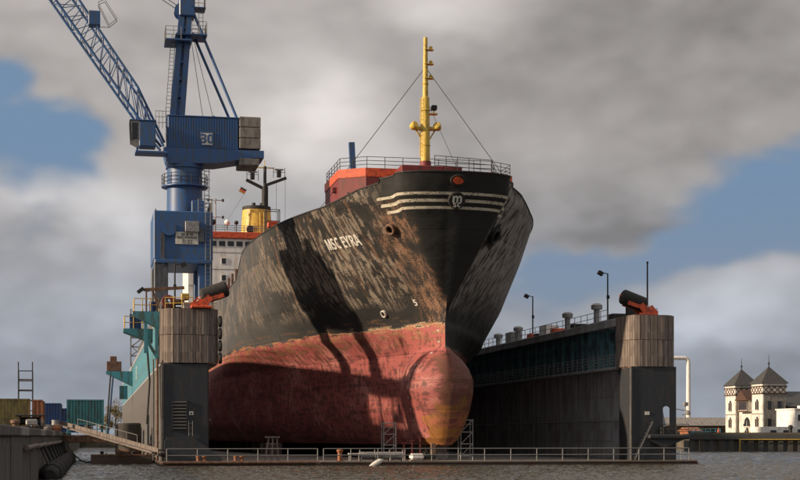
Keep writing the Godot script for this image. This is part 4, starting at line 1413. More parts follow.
# ---------------------------------------------------------------- the crane
func make_crane() -> void:
	var C := Vector3(8.32, -0.055, -143.0)
	var cr := thing("dock_crane", "blue lattice jib crane number 30 standing on the left wing wall", "crane", C)
	cr.scale = Vector3.ONE * 1.021
	var B: Material = M.crane_blue
	var zf := 4.0
	# portal: four legs and a boxed head
	for sx in [-1.0, 1.0]:
		for sz in [-1.0, 1.0]:
			var front: bool = sz > 0
			var lx: float = sx * 1.98 - 0.35
			slab("leg", Vector3(lx - 0.62, 13.95, sz * 3.2 - 0.75), Vector3(lx + 0.62, 18.6, sz * 3.2 + 0.75), 0.06, M.crane_grey if sx < 0 else B, cr)
			slab("bogie", Vector3(lx - 0.5, 13.23, sz * 3.2 - 1.1), Vector3(lx + 0.5, 14.0, sz * 3.2 + 1.1), 0.08, M.black, cr)
	slab("portal_head", Vector3(-3.0, 18.5, -zf), Vector3(2.3, 22.9, zf), 0.08, M.crane_blue, cr)
	slab("portal_sill", Vector3(-2.9, 18.15, -zf - 0.05), Vector3(2.2, 18.52, zf + 0.25), 0.05, M.crane_blue, cr)
	bar("gusset", Vector3(-2.2, 19.4, zf + 0.06), Vector3(0.35, 3.0, 0.14), M.crane_grey, cr)
	var sg := part("sign", cr, Vector3(0.0, 20.45, zf + 0.08))
	slab("board", Vector3(-1.05, -0.55, -0.06), Vector3(1.0, 0.55, 0.0), 0.01, M.letter_white, sg)
	for t in [["M A N", 0.33, 0.27, 0.0], ["WOLFFKRAN", 0.05, 0.22, 0.0], ["30 t  20 m", -0.2, 0.15, 0.0], ["15 t  32 m", -0.4, 0.15, 0.0]]:
		var m := mesh_node("lettering", text_mesh(t[0], t[2], 0.012), M.ink, sg)
		m.position = Vector3(-0.02, t[1], 0.012)
	slab("switch_cabinet", Vector3(-0.2, 21.0, zf), Vector3(1.05, 21.95, zf + 0.4), 0.03, M.galvanised, cr)
	slab("cable_box", Vector3(1.05, 20.1, zf), Vector3(1.5, 21.4, zf + 0.25), 0.03, M.crane_grey, cr)
	lathe("cable_reel", [[0.0, -0.2], [0.6, -0.2], [0.6, -0.12], [0.25, -0.1], [0.25, 0.1], [0.6, 0.12], [0.6, 0.2], [0.0, 0.2]], 16, M.crane_blue, cr).transform = Transform3D(Basis.from_euler(Vector3(PI / 2, 0, 0)), Vector3(-1.6, 21.2, zf + 0.25))
	ladder(cr, Vector3(1.85, 14, zf + 0.2), Vector3(1.85, 22.9, zf + 0.2), Vector3(0.22, 0, 0), M.rail_steel, 0.03)
	railing(cr, [Vector3(1.0, 22.9, zf - 0.1), Vector3(2.25, 22.9, zf - 0.1), Vector3(2.25, 22.9, -zf)], 1.15, 0.65, M.rail_steel, 0.03, 3)
	slab("door_hood", Vector3(0.45, 22.9, 2.2), Vector3(1.6, 24.0, 3.3), 0.04, M.crane_blue, cr)
	rod("antenna", Vector3(-2.75, 22.9, 2.2), Vector3(-2.75, 23.3, 2.2), 0.05, M.black, cr)
	# column and its ring platform
	lathe("column", [[1.66, 22.8], [1.62, 27.3], [1.75, 27.35], [1.75, 27.7]], 36, B, cr)
	lathe("ring_platform", [[1.6, 25.6], [2.15, 25.62], [2.15, 25.72], [1.6, 25.74]], 28, M.crane_blue, cr)
	var ring := []
	for k in 15:
		var a := TAU * k / 14.0
		ring.append(Vector3(cos(a) * 2.1, 25.72, sin(a) * 2.1))
	railing(cr, ring, 1.05, 0.95, M.rope, 0.028, 3)
	var ld := ladder(cr, Vector3(1.95, 22.9, 1.0), Vector3(1.95, 27.3, 1.0), Vector3(0.22, 0, 0), M.rail_steel, 0.03)
	for k in 5:
		var y := 24.0 + k * 0.75
		rod("hoop", Vector3(1.7, y, 1.0), Vector3(2.05, y, 1.6), 0.025, M.rail_steel, ld)
		rod("hoop", Vector3(2.3, y, 1.0), Vector3(2.05, y, 1.6), 0.025, M.rail_steel, ld)
	# slewing platform girder
	var zh := 1.55
	prism("slewing_girder", PackedVector2Array([Vector2(-2.0, 29.05), Vector2(-1.75, 28.0), Vector2(-1.3, 27.6), Vector2(2.8, 27.75), Vector2(6.1, 28.35), Vector2(7.2, 28.4), Vector2(7.2, 29.05)]), -zh - 0.12, zh + 0.12, "z", B, cr)
	# machinery house: core, ribbed panels
	slab("house_core", Vector3(-1.62, 29.05, -zh), Vector3(4.85, 31.95, zh), 0.04, B, cr)
	var cl := part("cladding", cr)
	for k in 27:
		var x := -1.5 + k * 0.235
		for s in [-1.0, 1.0]:
			bar("rib", Vector3(x, 30.5, s * (zh + 0.03)), Vector3(0.11, 2.84, 0.06), B, cl)
	for k in 12:
		bar("rib", Vector3(-1.65, 30.5, -zh + 0.15 + k * 0.255), Vector3(0.06, 2.84, 0.11), B, cl)
	slab("roof", Vector3(-1.72, 31.95, -zh - 0.1), Vector3(4.9, 32.06, zh + 0.1), 0.03, M.crane_blue, cr)
	slab("door", Vector3(-1.74, 29.4, -0.4), Vector3(-1.69, 31.3, 0.4), 0.01, M.galvanised, cr)
	bar("notice", Vector3(-1.76, 30.2, 1.0), Vector3(0.04, 0.6, 0.42), M.letter_white, cr)
	var np := part("number_plate", cr, Vector3(1.95, 29.95, zh + 0.1))
	slab("board", Vector3(-0.55, -0.6, -0.05), Vector3(0.55, 0.62, 0.0), 0.01, M.letter_white, np)
	mesh_node("figures", text_mesh("30", 0.86, 0.02), M.letter_blue, np).position = Vector3(0, 0.0, 0.015)
	for q in [[-0.52, 0, 0.05, 1.2], [0.52, 0, 0.05, 1.2]]:
		bar("border", Vector3(q[0], 0.01, 0.0), Vector3(q[2], q[3], 0.03), M.letter_blue, np)
	for y in [-0.57, 0.59]:
		bar("border", Vector3(0, y, 0.0), Vector3(1.08, 0.05, 0.03), M.letter_blue, np)
	# counterweights
	for k in 3:
		slab("counterweight", Vector3(4.93, 29.2 + k * 1.0, -zh - 0.1), Vector3(6.9, 30.16 + k * 1.0, zh + 0.1), 0.05, M.concrete, cr)
	slab("counterweight", Vector3(4.9, 27.65, -zh), Vector3(6.75, 28.3, zh + 0.2), 0.06, M.concrete, cr)
	# operator's cabin at the boom foot, near side
	var cab := part("operator_cabin", cr)
	slab("shell", Vector3(-4.25, 28.9, 0.8), Vector3(-2.75, 31.2, 2.6), 0.06, B, cab)
	slab("canopy", Vector3(-5.1, 31.2, 0.75), Vector3(-2.7, 31.3, 2.65), 0.03, B, cab)
	prism("glazing", PackedVector2Array([Vector2(-4.25, 28.95), Vector2(-4.95, 29.3), Vector2(-5.05, 31.2), Vector2(-4.25, 31.2)]), 0.85, 2.55, "z", M.galvanised, cab)
	for z in [0.85, 1.4, 2.0, 2.57]:
		beam("mullion", Vector3(-4.97, 29.3, z), Vector3(-5.07, 31.2, z), 0.08, 0.08, M.black, cab)
	bar("mullion", Vector3(-5.03, 30.3, 1.7), Vector3(0.08, 0.07, 1.7), M.black, cab)
	slab("pane", Vector3(-4.85, 29.5, 2.54), Vector3(-4.35, 31.0, 2.6), 0.01, M.window_dark, cab)
	slab("walkway", Vector3(-4.6, 28.3, 0.7), Vector3(-1.7, 28.5, 2.6), 0.03, B, cab)
	slab("walkway_beam", Vector3(-4.5, 28.5, 1.5), Vector3(-4.3, 28.95, 1.8), 0.02, B, cab)
	railing(cr, [Vector3(-2.7, 31.0, 0.5), Vector3(-1.75, 31.0, 0.5)], 1.6, 0.3, M.rail_steel, 0.025, 3)
	# tower mast: two leaning box legs
	for s in [-1.0, 1.0]:
		beam("mast_leg", Vector3(-1.2, 31.4, s * 0.95), Vector3(-0.05, 44.2, s * 0.35), 0.5, 0.42, B, cr)
		beam("mast_leg", Vector3(-0.35, 31.4, s * 0.95), Vector3(0.6, 44.2, s * 0.35), 0.5, 0.42, B, cr)
	beam("mast_web", Vector3(-0.78, 31.4, 0), Vector3(0.28, 44.2, 0), 0.6, 0.9, B, cr)
	for k in 7:
		var f := (k + 0.6) / 8.0
		var p := Vector3(lerpf(-0.78, 0.28, f), lerpf(31.4, 44.2, f), 0)
		var wd := lerpf(0.95, 0.35, f)
		beam("mast_tie", p + Vector3(0, 0, -wd), p + Vector3(0, 0, wd), 0.6, 0.2, B, cr)
		for s in [-1.0, 1.0]:
			beam("mast_tie", p + Vector3(-0.4, -0.3, s * wd), p + Vector3(0.4, 0.3, s * wd), 0.16, 0.14, B, cr)
	slab("mast_head", Vector3(-0.55, 41.4, -0.9), Vector3(0.9, 43.4, 0.9), 0.1, M.crane_blue, cr)
	for s in [-0.6, 0.6]:
		lathe("sheave", [[0.0, -0.08], [0.62, -0.08], [0.55, 0.0], [0.62, 0.08], [0.0, 0.08]], 18, M.crane_blue, cr).transform = Transform3D(Basis.from_euler(Vector3(PI / 2, 0, 0)), Vector3(-0.35, 42.0, s))
	slab("mast_platform", Vector3(-1.85, 38.95, -1.5), Vector3(0.6, 39.1, 1.5), 0.03, M.crane_blue, cr)
	slab("mast_platform", Vector3(-0.9, 39.55, -1.3), Vector3(2.0, 39.7, 1.3), 0.03, M.crane_blue, cr)
	railing(cr, [Vector3(-0.4, 39.1, 1.45), Vector3(-1.8, 39.1, 1.45), Vector3(-1.8, 39.1, -1.45), Vector3(-0.4, 39.1, -1.45)], 1.15, 0.7, M.rail_steel, 0.025, 3)
	railing(cr, [Vector3(0.6, 39.7, 1.25), Vector3(1.95, 39.7, 1.25), Vector3(1.95, 39.7, -1.25), Vector3(0.6, 39.7, -1.25)], 1.15, 0.65, M.rail_steel, 0.025, 3)
	slab("mast_platform", Vector3(0.5, 42.2, -0.9), Vector3(1.9, 42.3, 0.9), 0.03, M.crane_blue, cr)
	railing(cr, [Vector3(0.6, 42.3, 0.85), Vector3(1.85, 42.3, 0.85), Vector3(1.85, 42.3, -0.85)], 1.1, 0.6, M.rail_steel, 0.025, 3)
	ladder(cr, Vector3(1.45, 39.7, 0.6), Vector3(1.45, 42.3, 0.6), Vector3(0.2, 0, 0), M.rail_steel, 0.025)
	ladder(cr, Vector3(-1.62, 32.0, 0.8), Vector3(-1.1, 39.1, 0.6), Vector3(0.2, 0, 0), M.rail_steel, 0.03)
	# back stays and hoisting ropes
	for s in [-0.75, 0.75]:
		rod("back_stay", Vector3(0.75, 41.9 if s > 0 else 40.2, s * 0.6), Vector3(4.75 if s > 0 else 4.45, 32.0, s * 1.6), 0.13, B, cr)
	for s in [-0.6, 0.6]:
		rod("wire_rope", Vector3(0.5, 40.5, s), Vector3(2.2 + s * 0.7, 32.0, s), 0.025, M.rope, cr)
		lathe("rope_guide", [[0.15, 32.0], [0.15, 32.3], [0.0, 32.35]], 8, M.crane_blue, cr, Vector3(2.2 + s * 0.7, 0, s))
		rod("pendant", Vector3(-0.3, 42.1, s), Vector3(-17.5, 52.8, s), 0.035, M.rope, cr)
		rod("pendant", Vector3(-0.3, 43.2, s), Vector3(-17.5, 53.6, s), 0.03, M.rope, cr)
	make_boom(cr)

func make_boom(cr: Node3D) -> void:
	# lattice jib: four chords from the foot, lacing on all sides
	var B: Material = M.crane_blue
	var boom := part("lattice_jib", cr)
	var foot := Vector3(-2.0, 29.0, 0)
	var low := [Vector3(-2.2, 29.2, 0), Vector3(-4.3, 31.7, 0), Vector3(-12.0, 42.5, 0), Vector3(-20.2, 54.0, 0)]
	var upp := [Vector3(-1.9, 29.6, 0), Vector3(-4.35, 34.5, 0), Vector3(-9.85, 42.5, 0), Vector3(-19.0, 54.9, 0)]
	var wz := [0.9, 1.5, 1.6, 0.8]
	var pt := func(t: Array, f: float, s: float) -> Vector3:
		var i := mini(int(f), t.size() - 2)
		var p: Vector3 = t[i].lerp(t[i + 1], f - i)
		p.z = s * lerpf(wz[i], wz[i + 1], f - i)
		return p
	for s in [-1.0, 1.0]:
		for i in 3:
			rod("chord", pt.call(low, float(i), s), pt.call(low, i + 0.999, s), 0.12, B, boom)
			rod("chord", pt.call(upp, float(i), s), pt.call(upp, i + 0.999, s), 0.11, B, boom)
	var fs := [0.4, 0.7, 1.0]
	for k in 9:
		fs.append(1.0 + (k + 1) / 9.0)
	for k in 9:
		fs.append(2.0 + (k + 1) / 9.2)
	for k in fs.size():
		var f: float = fs[k]
		for s in [-1.0, 1.0]:
			rod("lacing", pt.call(low, f, s), pt.call(upp, f, s), 0.04, M.crane_blue, boom)
			if k > 0:
				rod("lacing", pt.call(low, fs[k - 1], s), pt.call(upp, f, s), 0.04, B, boom)
		for t in [low, upp]:
			rod("lacing", pt.call(t, f, -1.0), pt.call(t, f, 1.0), 0.035, M.crane_blue, boom)
			if k > 0:
				var z: float = -1.0 if k % 2 == 0 else 1.0
				rod("lacing", pt.call(t, fs[k - 1], z), pt.call(t, f, -z), 0.032, B, boom)
	# floodlight platform on the upper chord
	var lp := part("floodlight_frame", cr)
	slab("lamp", Vector3(-8.75, 39.9, 0.5), Vector3(-7.7, 41.2, 1.7), 0.05, M.crane_blue, lp)
	var g := [Vector3(-7.9, 41.9, 1.0), Vector3(-7.3, 42.2, 1.0), Vector3(-6.2, 40.5, 1.0), Vector3(-6.9, 39.9, 1.0)]
	for k in 4:
		for z in [0.0, 0.9]:
			rod("guard_rail", g[k] + Vector3(0, 0, z), g[(k + 1) % 4] + Vector3(0, 0, z), 0.03, M.rail_steel, lp)
	rod("guard_rail", Vector3(-7.7, 41.2, 1.0), g[0], 0.03, M.rail_steel, lp)
	rod("guard_rail", Vector3(-7.7, 39.9, 1.0), g[3], 0.03, M.rail_steel, lp)

# ---------------------------------------------------------------- quay and its things
func container(label: String, at: Vector3, size: Vector3, m: Material, turn := 0.0, called := "shipping_container") -> Node3D:
	var o := thing(called, label, "container", at, turn, "containers on the quay")
	slab("shell", Vector3(-size.x * 0.5 + 0.05, 0.08, -size.z * 0.5 + 0.05), Vector3(size.x * 0.5 - 0.05, size.y - 0.05, size.z * 0.5 - 0.05), 0.02, m, o)
	for sx in [-1.0, 1.0]:
		for sz in [-1.0, 1.0]:
			bar("corner_post", Vector3(sx * (size.x * 0.5 - 0.06), size.y * 0.5, sz * (size.z * 0.5 - 0.06)), Vector3(0.14, size.y, 0.14), m, o)
	for sz in [-1.0, 1.0]:
		for y in [0.08, size.y - 0.06]:
			bar("rail", Vector3(0, y, sz * (size.z * 0.5 - 0.04)), Vector3(size.x, 0.14, 0.12), m, o)
		var n := int(size.x / 0.3)
		for k in n:
			bar("corrugation", Vector3(-size.x * 0.5 + (k + 0.5) * size.x / n, size.y * 0.5, sz * (size.z * 0.5 - 0.03)), Vector3(0.14, size.y - 0.24, 0.06), m, o)
	for sx in [-1.0, 1.0]:
		var n := int(size.z / 0.3)
		for k in n:
			bar("corrugation", Vector3(sx * (size.x * 0.5 - 0.03), size.y * 0.5, -size.z * 0.5 + (k + 0.5) * size.z / n), Vector3(0.06, size.y - 0.24, 0.14), m, o)
	return o

func make_quay() -> void:
	var q := Node3D.new()
	q.name = "quay"
	add_child(q)
	structure(q, "concrete quay wall running away on the left")
	slab("body", Vector3(-60, -3, -40), Vector3(-3.45, 2.75, -345), 0.05, M.quay, q)
	for k in 26:
		var z := -42.0 - k * 6.0
		slab("wall_panel", Vector3(-3.45, -2.5, z), Vector3(-3.2 - (k % 3) * 0.02, 2.6, z - 5.93), 0.04, M.quay, q)
	for k in 20:
		var z := -42.0 - k * 8.0
		slab("coping", Vector3(-4.4, 2.6, z), Vector3(-3.1, 3.0 + (k % 2) * 0.012, z - 7.97), 0.05, M.concrete if k % 3 == 0 else M.quay, q)
	for k in 5:
		var z := -70.0 - k * 14.0
		rod("timber_beam", Vector3(-3.05, 2.05, z), Vector3(-3.05, 2.1, z - 12.5), 0.12, M.wood3, q)
	for k in 8:
		var z := -92.0 - k * 8.0
		var f := thing("quay_fender", ["black cylindrical fender at the quay foot nearest the camera", "second black fender along the quay foot from the camera", "third black fender along the quay foot from the camera", "fourth black fender along the quay foot from the camera", "fifth black fender along the quay foot from the camera", "sixth black fender along the quay foot from the camera", "seventh black fender along the quay foot from the camera", "farthest black fender along the quay foot, nearest the gangway"][k], "fender", Vector3(-2.55, 0.35, z), 0.0, "black fenders along the quay foot")
		var prof := [[0.0, -3.4], [0.3, -3.4], [0.55, -3.0], [0.6, -2.0], [0.6, 2.0], [0.55, 3.0], [0.3, 3.4], [0.0, 3.4]]
		lathe("roll", prof, 18, M.rubber, f).transform = Transform3D(Basis.from_euler(Vector3(PI / 2, 0, 0)), Vector3.ZERO)
		for y in [-2.6, -1.3, 0.0, 1.3, 2.6]:
			var t := TorusMesh.new()
			t.inner_radius = 0.52
			t.outer_radius = 0.68
			t.ring_segments = 8
			t.rings = 24
			mesh_node("tyre", t, M.rubber, f).transform = Transform3D(Basis.from_euler(Vector3(PI / 2, 0, 0)), Vector3(0, 0, y))
		rod("chain", Vector3(-0.62, 1.7, 2.4), Vector3(-0.1, 0.55, 3.0), 0.05, M.black, f)
		rod("chain", Vector3(-0.62, 1.7, -1.6), Vector3(-0.1, 0.55, -3.0), 0.05, M.black, f)
	# containers and yard clutter
	container("olive yellow corrugated container at the far left below the scaffold", Vector3(-9.3, 3.0, -150.0), Vector3(6.06, 3.2, 2.44), M.olive, 0.1)
	container("rust orange container end beside the olive one", Vector3(-5.45, 3.0, -151.6), Vector3(0.95, 3.1, 6.0), M.orange_box)
	container("dark blue container behind the orange one", Vector3(-5.0, 3.0, -176.0), Vector3(2.44, 3.3, 6.06), M.blue_paint)
	container("low blue container just left of the teal one", Vector3(-3.0, 3.0, -186.0), Vector3(3.4, 2.9, 6.06), M.blue_paint)
	var tc := container("teal corrugated container raised on legs beside the gangway", Vector3(-1.0, 3.75, -160.5), Vector3(3.75, 2.6, 6.0), M.teal_box)
	var sc := thing("scaffold_ladder", "thin ladder-like scaffold frame above the olive container", "scaffold", Vector3(-7.2, 3.0, -162.0))
	for x in [-0.72, 0.72]:
		rod("upright", Vector3(x, 0, 0), Vector3(x, 7.4, 0), 0.06, M.black, sc)
		rod("upright", Vector3(x, 0, -0.9), Vector3(x, 6.4, -0.9), 0.05, M.black, sc)
	for k in 6:
		var y := 1.2 + k * 1.05
		rod("ledger", Vector3(-0.72, y, 0), Vector3(0.72, y, 0), 0.05, M.black, sc)
	for k in 3:
		slab("board", Vector3(-0.72, 3.3 + k * 1.1, -0.9), Vector3(0.72, 3.4 + k * 1.1, 0.0), 0.01, M.wood3, sc)
	var st := slab("quay_stage", Vector3(-3.2, 1.9, -157.4), Vector3(1.2, 2.7, -166), 0.05, M.rusty, self)
	st.set_meta("label", "brown steel landing stage under the teal container")
	st.set_meta("category", "stage")
	for x in [-2.7, 0.7]:
		for z in [-158.0, -163.2]:
			bar("leg", Vector3(x + 1.0, -0.52, z + 160.5), Vector3(0.2, 1.06, 0.2), M.teal, tc)
	var ra := railing(tc, [Vector3(-1.8, -0.95, 3.25), Vector3(2.2, -0.95, 3.25)], 1.0, 0.9, M.teal, 0.04, 2)
	# machines heaped at the quay edge
	var wn := thing("deck_winch", "dark heap of winch machinery on the quay edge", "winch", Vector3(-4.9, 3.0, -118.0))
	slab("bed", Vector3(-1.0, 0, -0.6), Vector3(1.0, 0.35, 0.6), 0.04, M.black, wn)
	var dm := lathe("drum", [[0.0, -0.8], [0.55, -0.8], [0.55, -0.7], [0.3, -0.68], [0.3, 0.68], [0.55, 0.7], [0.55, 0.8], [0.0, 0.8]], 14, M.black, wn)
	dm.transform = Transform3D(Basis.from_euler(Vector3(0, 0, PI / 2)), Vector3(0, 0.75, 0))
	slab("cover", Vector3(-1.1, 1.1, -0.65), Vector3(1.15, 1.22, 0.65), 0.02, M.black, wn)
	slab("motor", Vector3(-0.3, 0.4, 0.3), Vector3(0.6, 0.9, 0.7), 0.1, M.galvanised, wn)
	var bo := thing("quay_bollard", "squat brown bollard left of the winch on the quay edge", "bollard", Vector3(-5.7, 3.0, -112.0))
	lathe("post", [[0.3, 0.0], [0.22, 0.1], [0.2, 0.45], [0.34, 0.55], [0.34, 0.75], [0.0, 0.8]], 14, M.rusty, bo)
	slab("base", Vector3(-0.4, 0, -0.4), Vector3(0.4, 0.06, 0.4), 0.01, M.rusty, bo)
	var sk := thing("sack_pile", "tan sacks heaped on the quay by the gangway head", "sacks", Vector3(-4.1, 3.0, -134.0))
	for k in 4:
		lathe("sack", [[0.0, 0.0], [0.45, 0.05], [0.5, 0.3], [0.38, 0.55], [0.0, 0.62]], 9, M.orange_box if k % 2 == 0 else M.wood2, sk, Vector3(-0.7 + (k % 3) * 0.7, 0.45 if k == 3 else 0.0, -0.2 + (k % 2) * 0.3))
	var dr := thing("steel_drum", "grey steel drum standing at the gangway head", "drum", Vector3(-3.75, 3.0, -147.0))
	lathe("shell", [[0.0, 0.0], [0.35, 0.0], [0.35, 0.4], [0.37, 0.43], [0.35, 0.46], [0.35, 1.1], [0.0, 1.1]], 14, M.galvanised, dr)
	lathe("lid", [[0.36, 1.1], [0.36, 1.14], [0.0, 1.14]], 14, M.galvanised, dr)
	# gangway
	var g := thing("gangway", "long grey gangway beam sloping from the quay to the dock", "gangway")
	var a := Vector3(-3.4, 3.75, -151.0)
	var b := Vector3(5.2, 1.2, -127.4)
	var sd := Vector3(0.35, 0, 0.13)
	for s in [-1.0, 1.0]:
		beam("girder", a + sd * s, b + sd * s, 0.42, 0.12, M.wood3, g)
	beam("deck_plank", a + Vector3(0, 0.06, 0), b + Vector3(0, 0.06, 0), 0.05, 0.62, M.wood3, g)
	for k in 7:
		var p := a.lerp(b, (k + 2.5) / 10.0) - sd
		rod("post", p, p + Vector3(0, 1.1, 0), 0.03, M.rail_steel, g)
	rod("handrail", a.lerp(b, 0.25) - sd + Vector3(0, 1.1, 0), a.lerp(b, 0.85) - sd + Vector3(0, 1.1, 0), 0.025, M.rail_steel, g)
	# concrete mooring dolphin and a small pontoon beside the dock
	var dl := thing("mooring_dolphin", "squat concrete cylinder standing in the water beside the dock", "dolphin", Vector3(3.2, 0, -150.0))
	lathe("drum", [[1.25, -3.0], [1.25, 3.75], [1.15, 3.88], [0.0, 3.88]], 28, M.quay, dl)
	lathe("steel_band", [[1.27, 0.9], [1.29, 1.0], [1.29, 1.25], [1.27, 1.3]], 28, M.rusty, dl)
	var pn := thing("work_pontoon", "low dark pontoon floating between the quay and the dock", "pontoon", Vector3(2.2, 0, -142.0))
	slab("hull", Vector3(-2.6, -0.8, -5), Vector3(2.9, 0.75, 5), 0.06, M.pontoon, pn)
	slab("kerb", Vector3(-2.6, 0.75, 4.7), Vector3(2.9, 0.95, 5.0), 0.03, M.rusty, pn)
	for x in [-1.6, 1.2]:
		lathe("bollard", [[0.18, 0.75], [0.15, 1.05], [0.22, 1.15], [0.0, 1.25]], 10, M.black, pn, Vector3(x, 0, 3.5))
	beam("timber_prop", Vector3(1.9, 0.75, 4.0), Vector3(3.0, 2.2, 3.2), 0.16, 0.16, M.wood3, pn)
	var hz := thing("mooring_rope", "black rope sagging from the quay to the dock", "rope")
	var prev := Vector3(-3.1, 2.6, -140)
	for k in 12:
		var f := (k + 1) / 12.0
		var p := Vector3(-3.1, 2.6, -140).lerp(Vector3(1.0, 1.0, -137.2), f) - Vector3(0, 1.5 * sin(f * PI), 0)
		rod("strand", prev, p, 0.06, M.black, hz)
		prev = p

# ---------------------------------------------------------------- the far shore
func arch_window(parent: Node, at: Vector3, w: float, h: float, called := "window") -> void:
	# set in a face that looks along -x
	var o := part(called, parent, at)
	var st := new_st()
	var pts := PackedVector2Array([Vector2(-w * 0.5, 0), Vector2(w * 0.5, 0)])
	for k in 9:
		var a := k * PI / 8.0
		pts.append(Vector2(cos(a) * w * 0.5, h + sin(a) * w * 0.5))
	poly_prism(st, pts, -0.06, 0.1, "x")
	mesh_node("pane", st.commit(), M.window_dark, o)
	bar("sill", Vector3(-0.12, -0.08, 0), Vector3(0.25, 0.14, w + 0.4), M.plaster, o)
	bar("mullion", Vector3(-0.09, h * 0.5, 0), Vector3(0.06, h + w * 0.4, 0.1), M.plaster, o)
	for s in [-1.0, 1.0]:
		bar("jamb", Vector3(-0.1, h * 0.5, s * (w * 0.5 + 0.1)), Vector3(0.16, h, 0.18), M.timber, o)

func tower(castle: Node3D, x0: float, zn: float, w: float) -> void:
	var t := part("tower", castle, Vector3(x0 + w * 0.5, 0, zn - w * 0.5))
	var h := w * 0.5
	slab("wall", Vector3(-h, 2.3, -h), Vector3(h, 12.4, h), 0.05, M.plaster, t)
	slab("shaded_side_panel", Vector3(-h + 0.25, 2.3, h), Vector3(h - 0.05, 12.2, h + 0.05), 0.02, M.brick_red if false else M.concrete, t)  # darker panel paints shade on the side turned from the sun
	slab("frieze", Vector3(-h - 0.12, 12.4, -h - 0.12), Vector3(h + 0.12, 13.9, h + 0.12), 0.03, M.plaster, t)
	for y in [12.35, 13.95]:
		bar("cornice", Vector3(0, y, 0), Vector3(w + 0.6, 0.22, w + 0.6), M.timber, t)
	# diagonal timbers of the frieze, two crossing per bay
	for k in 4:
		var c := -h + (k + 0.5) * w / 4.0
		var e := w / 8.0
		for s in [-1.0, 1.0]:
			beam("timber", Vector3(-h - 0.16, 12.5, c - e * s), Vector3(-h - 0.16, 13.8, c + e * s), 0.18, 0.12, M.timber, t)
			beam("timber", Vector3(c - e * s, 12.5, h + 0.16), Vector3(c + e * s, 13.8, h + 0.16), 0.18, 0.12, M.timber, t)
	slab("parapet", Vector3(-h - 0.1, 14.05, -h - 0.1), Vector3(h + 0.1, 14.6, h + 0.1), 0.03, M.plaster, t)
	var r := new_st()
	var e := h + 0.55
	var top := Vector3(0, 18.6, 0)
	var cs := [Vector3(-e, 14.6, e), Vector3(e, 14.6, e), Vector3(e, 14.6, -e), Vector3(-e, 14.6, -e)]
	for k in 4:
		var a: Vector3 = cs[k]
		var b: Vector3 = cs[(k + 1) % 4]
		var n := (b - a).cross(top - a).normalized()
		if n.y < 0:
			n = -n
		tri(r, a, b, top, n)
	quad(r, cs[0], cs[1], cs[2], cs[3], Vector3.DOWN)
	mesh_node("roof", r.commit(), M.roof_slate, t)
	lathe("finial", [[0.16, 18.3], [0.12, 19.0], [0.28, 19.3], [0.08, 19.6], [0.05, 21.2], [0.0, 21.3]], 8, M.black, t)
	for y in [4.6, 8.6]:
		arch_window(t, Vector3(-h, y, 0), 1.15, 1.9)
		for dx in [-1.2, 1.2]:
			bar("window", Vector3(dx, y + 1.0, h + 0.06), Vector3(0.9, 1.9, 0.08), M.window_dark, t)
	bar("string_course", Vector3(-h - 0.04, 7.7, 0), Vector3(0.12, 0.2, w), M.concrete, t)

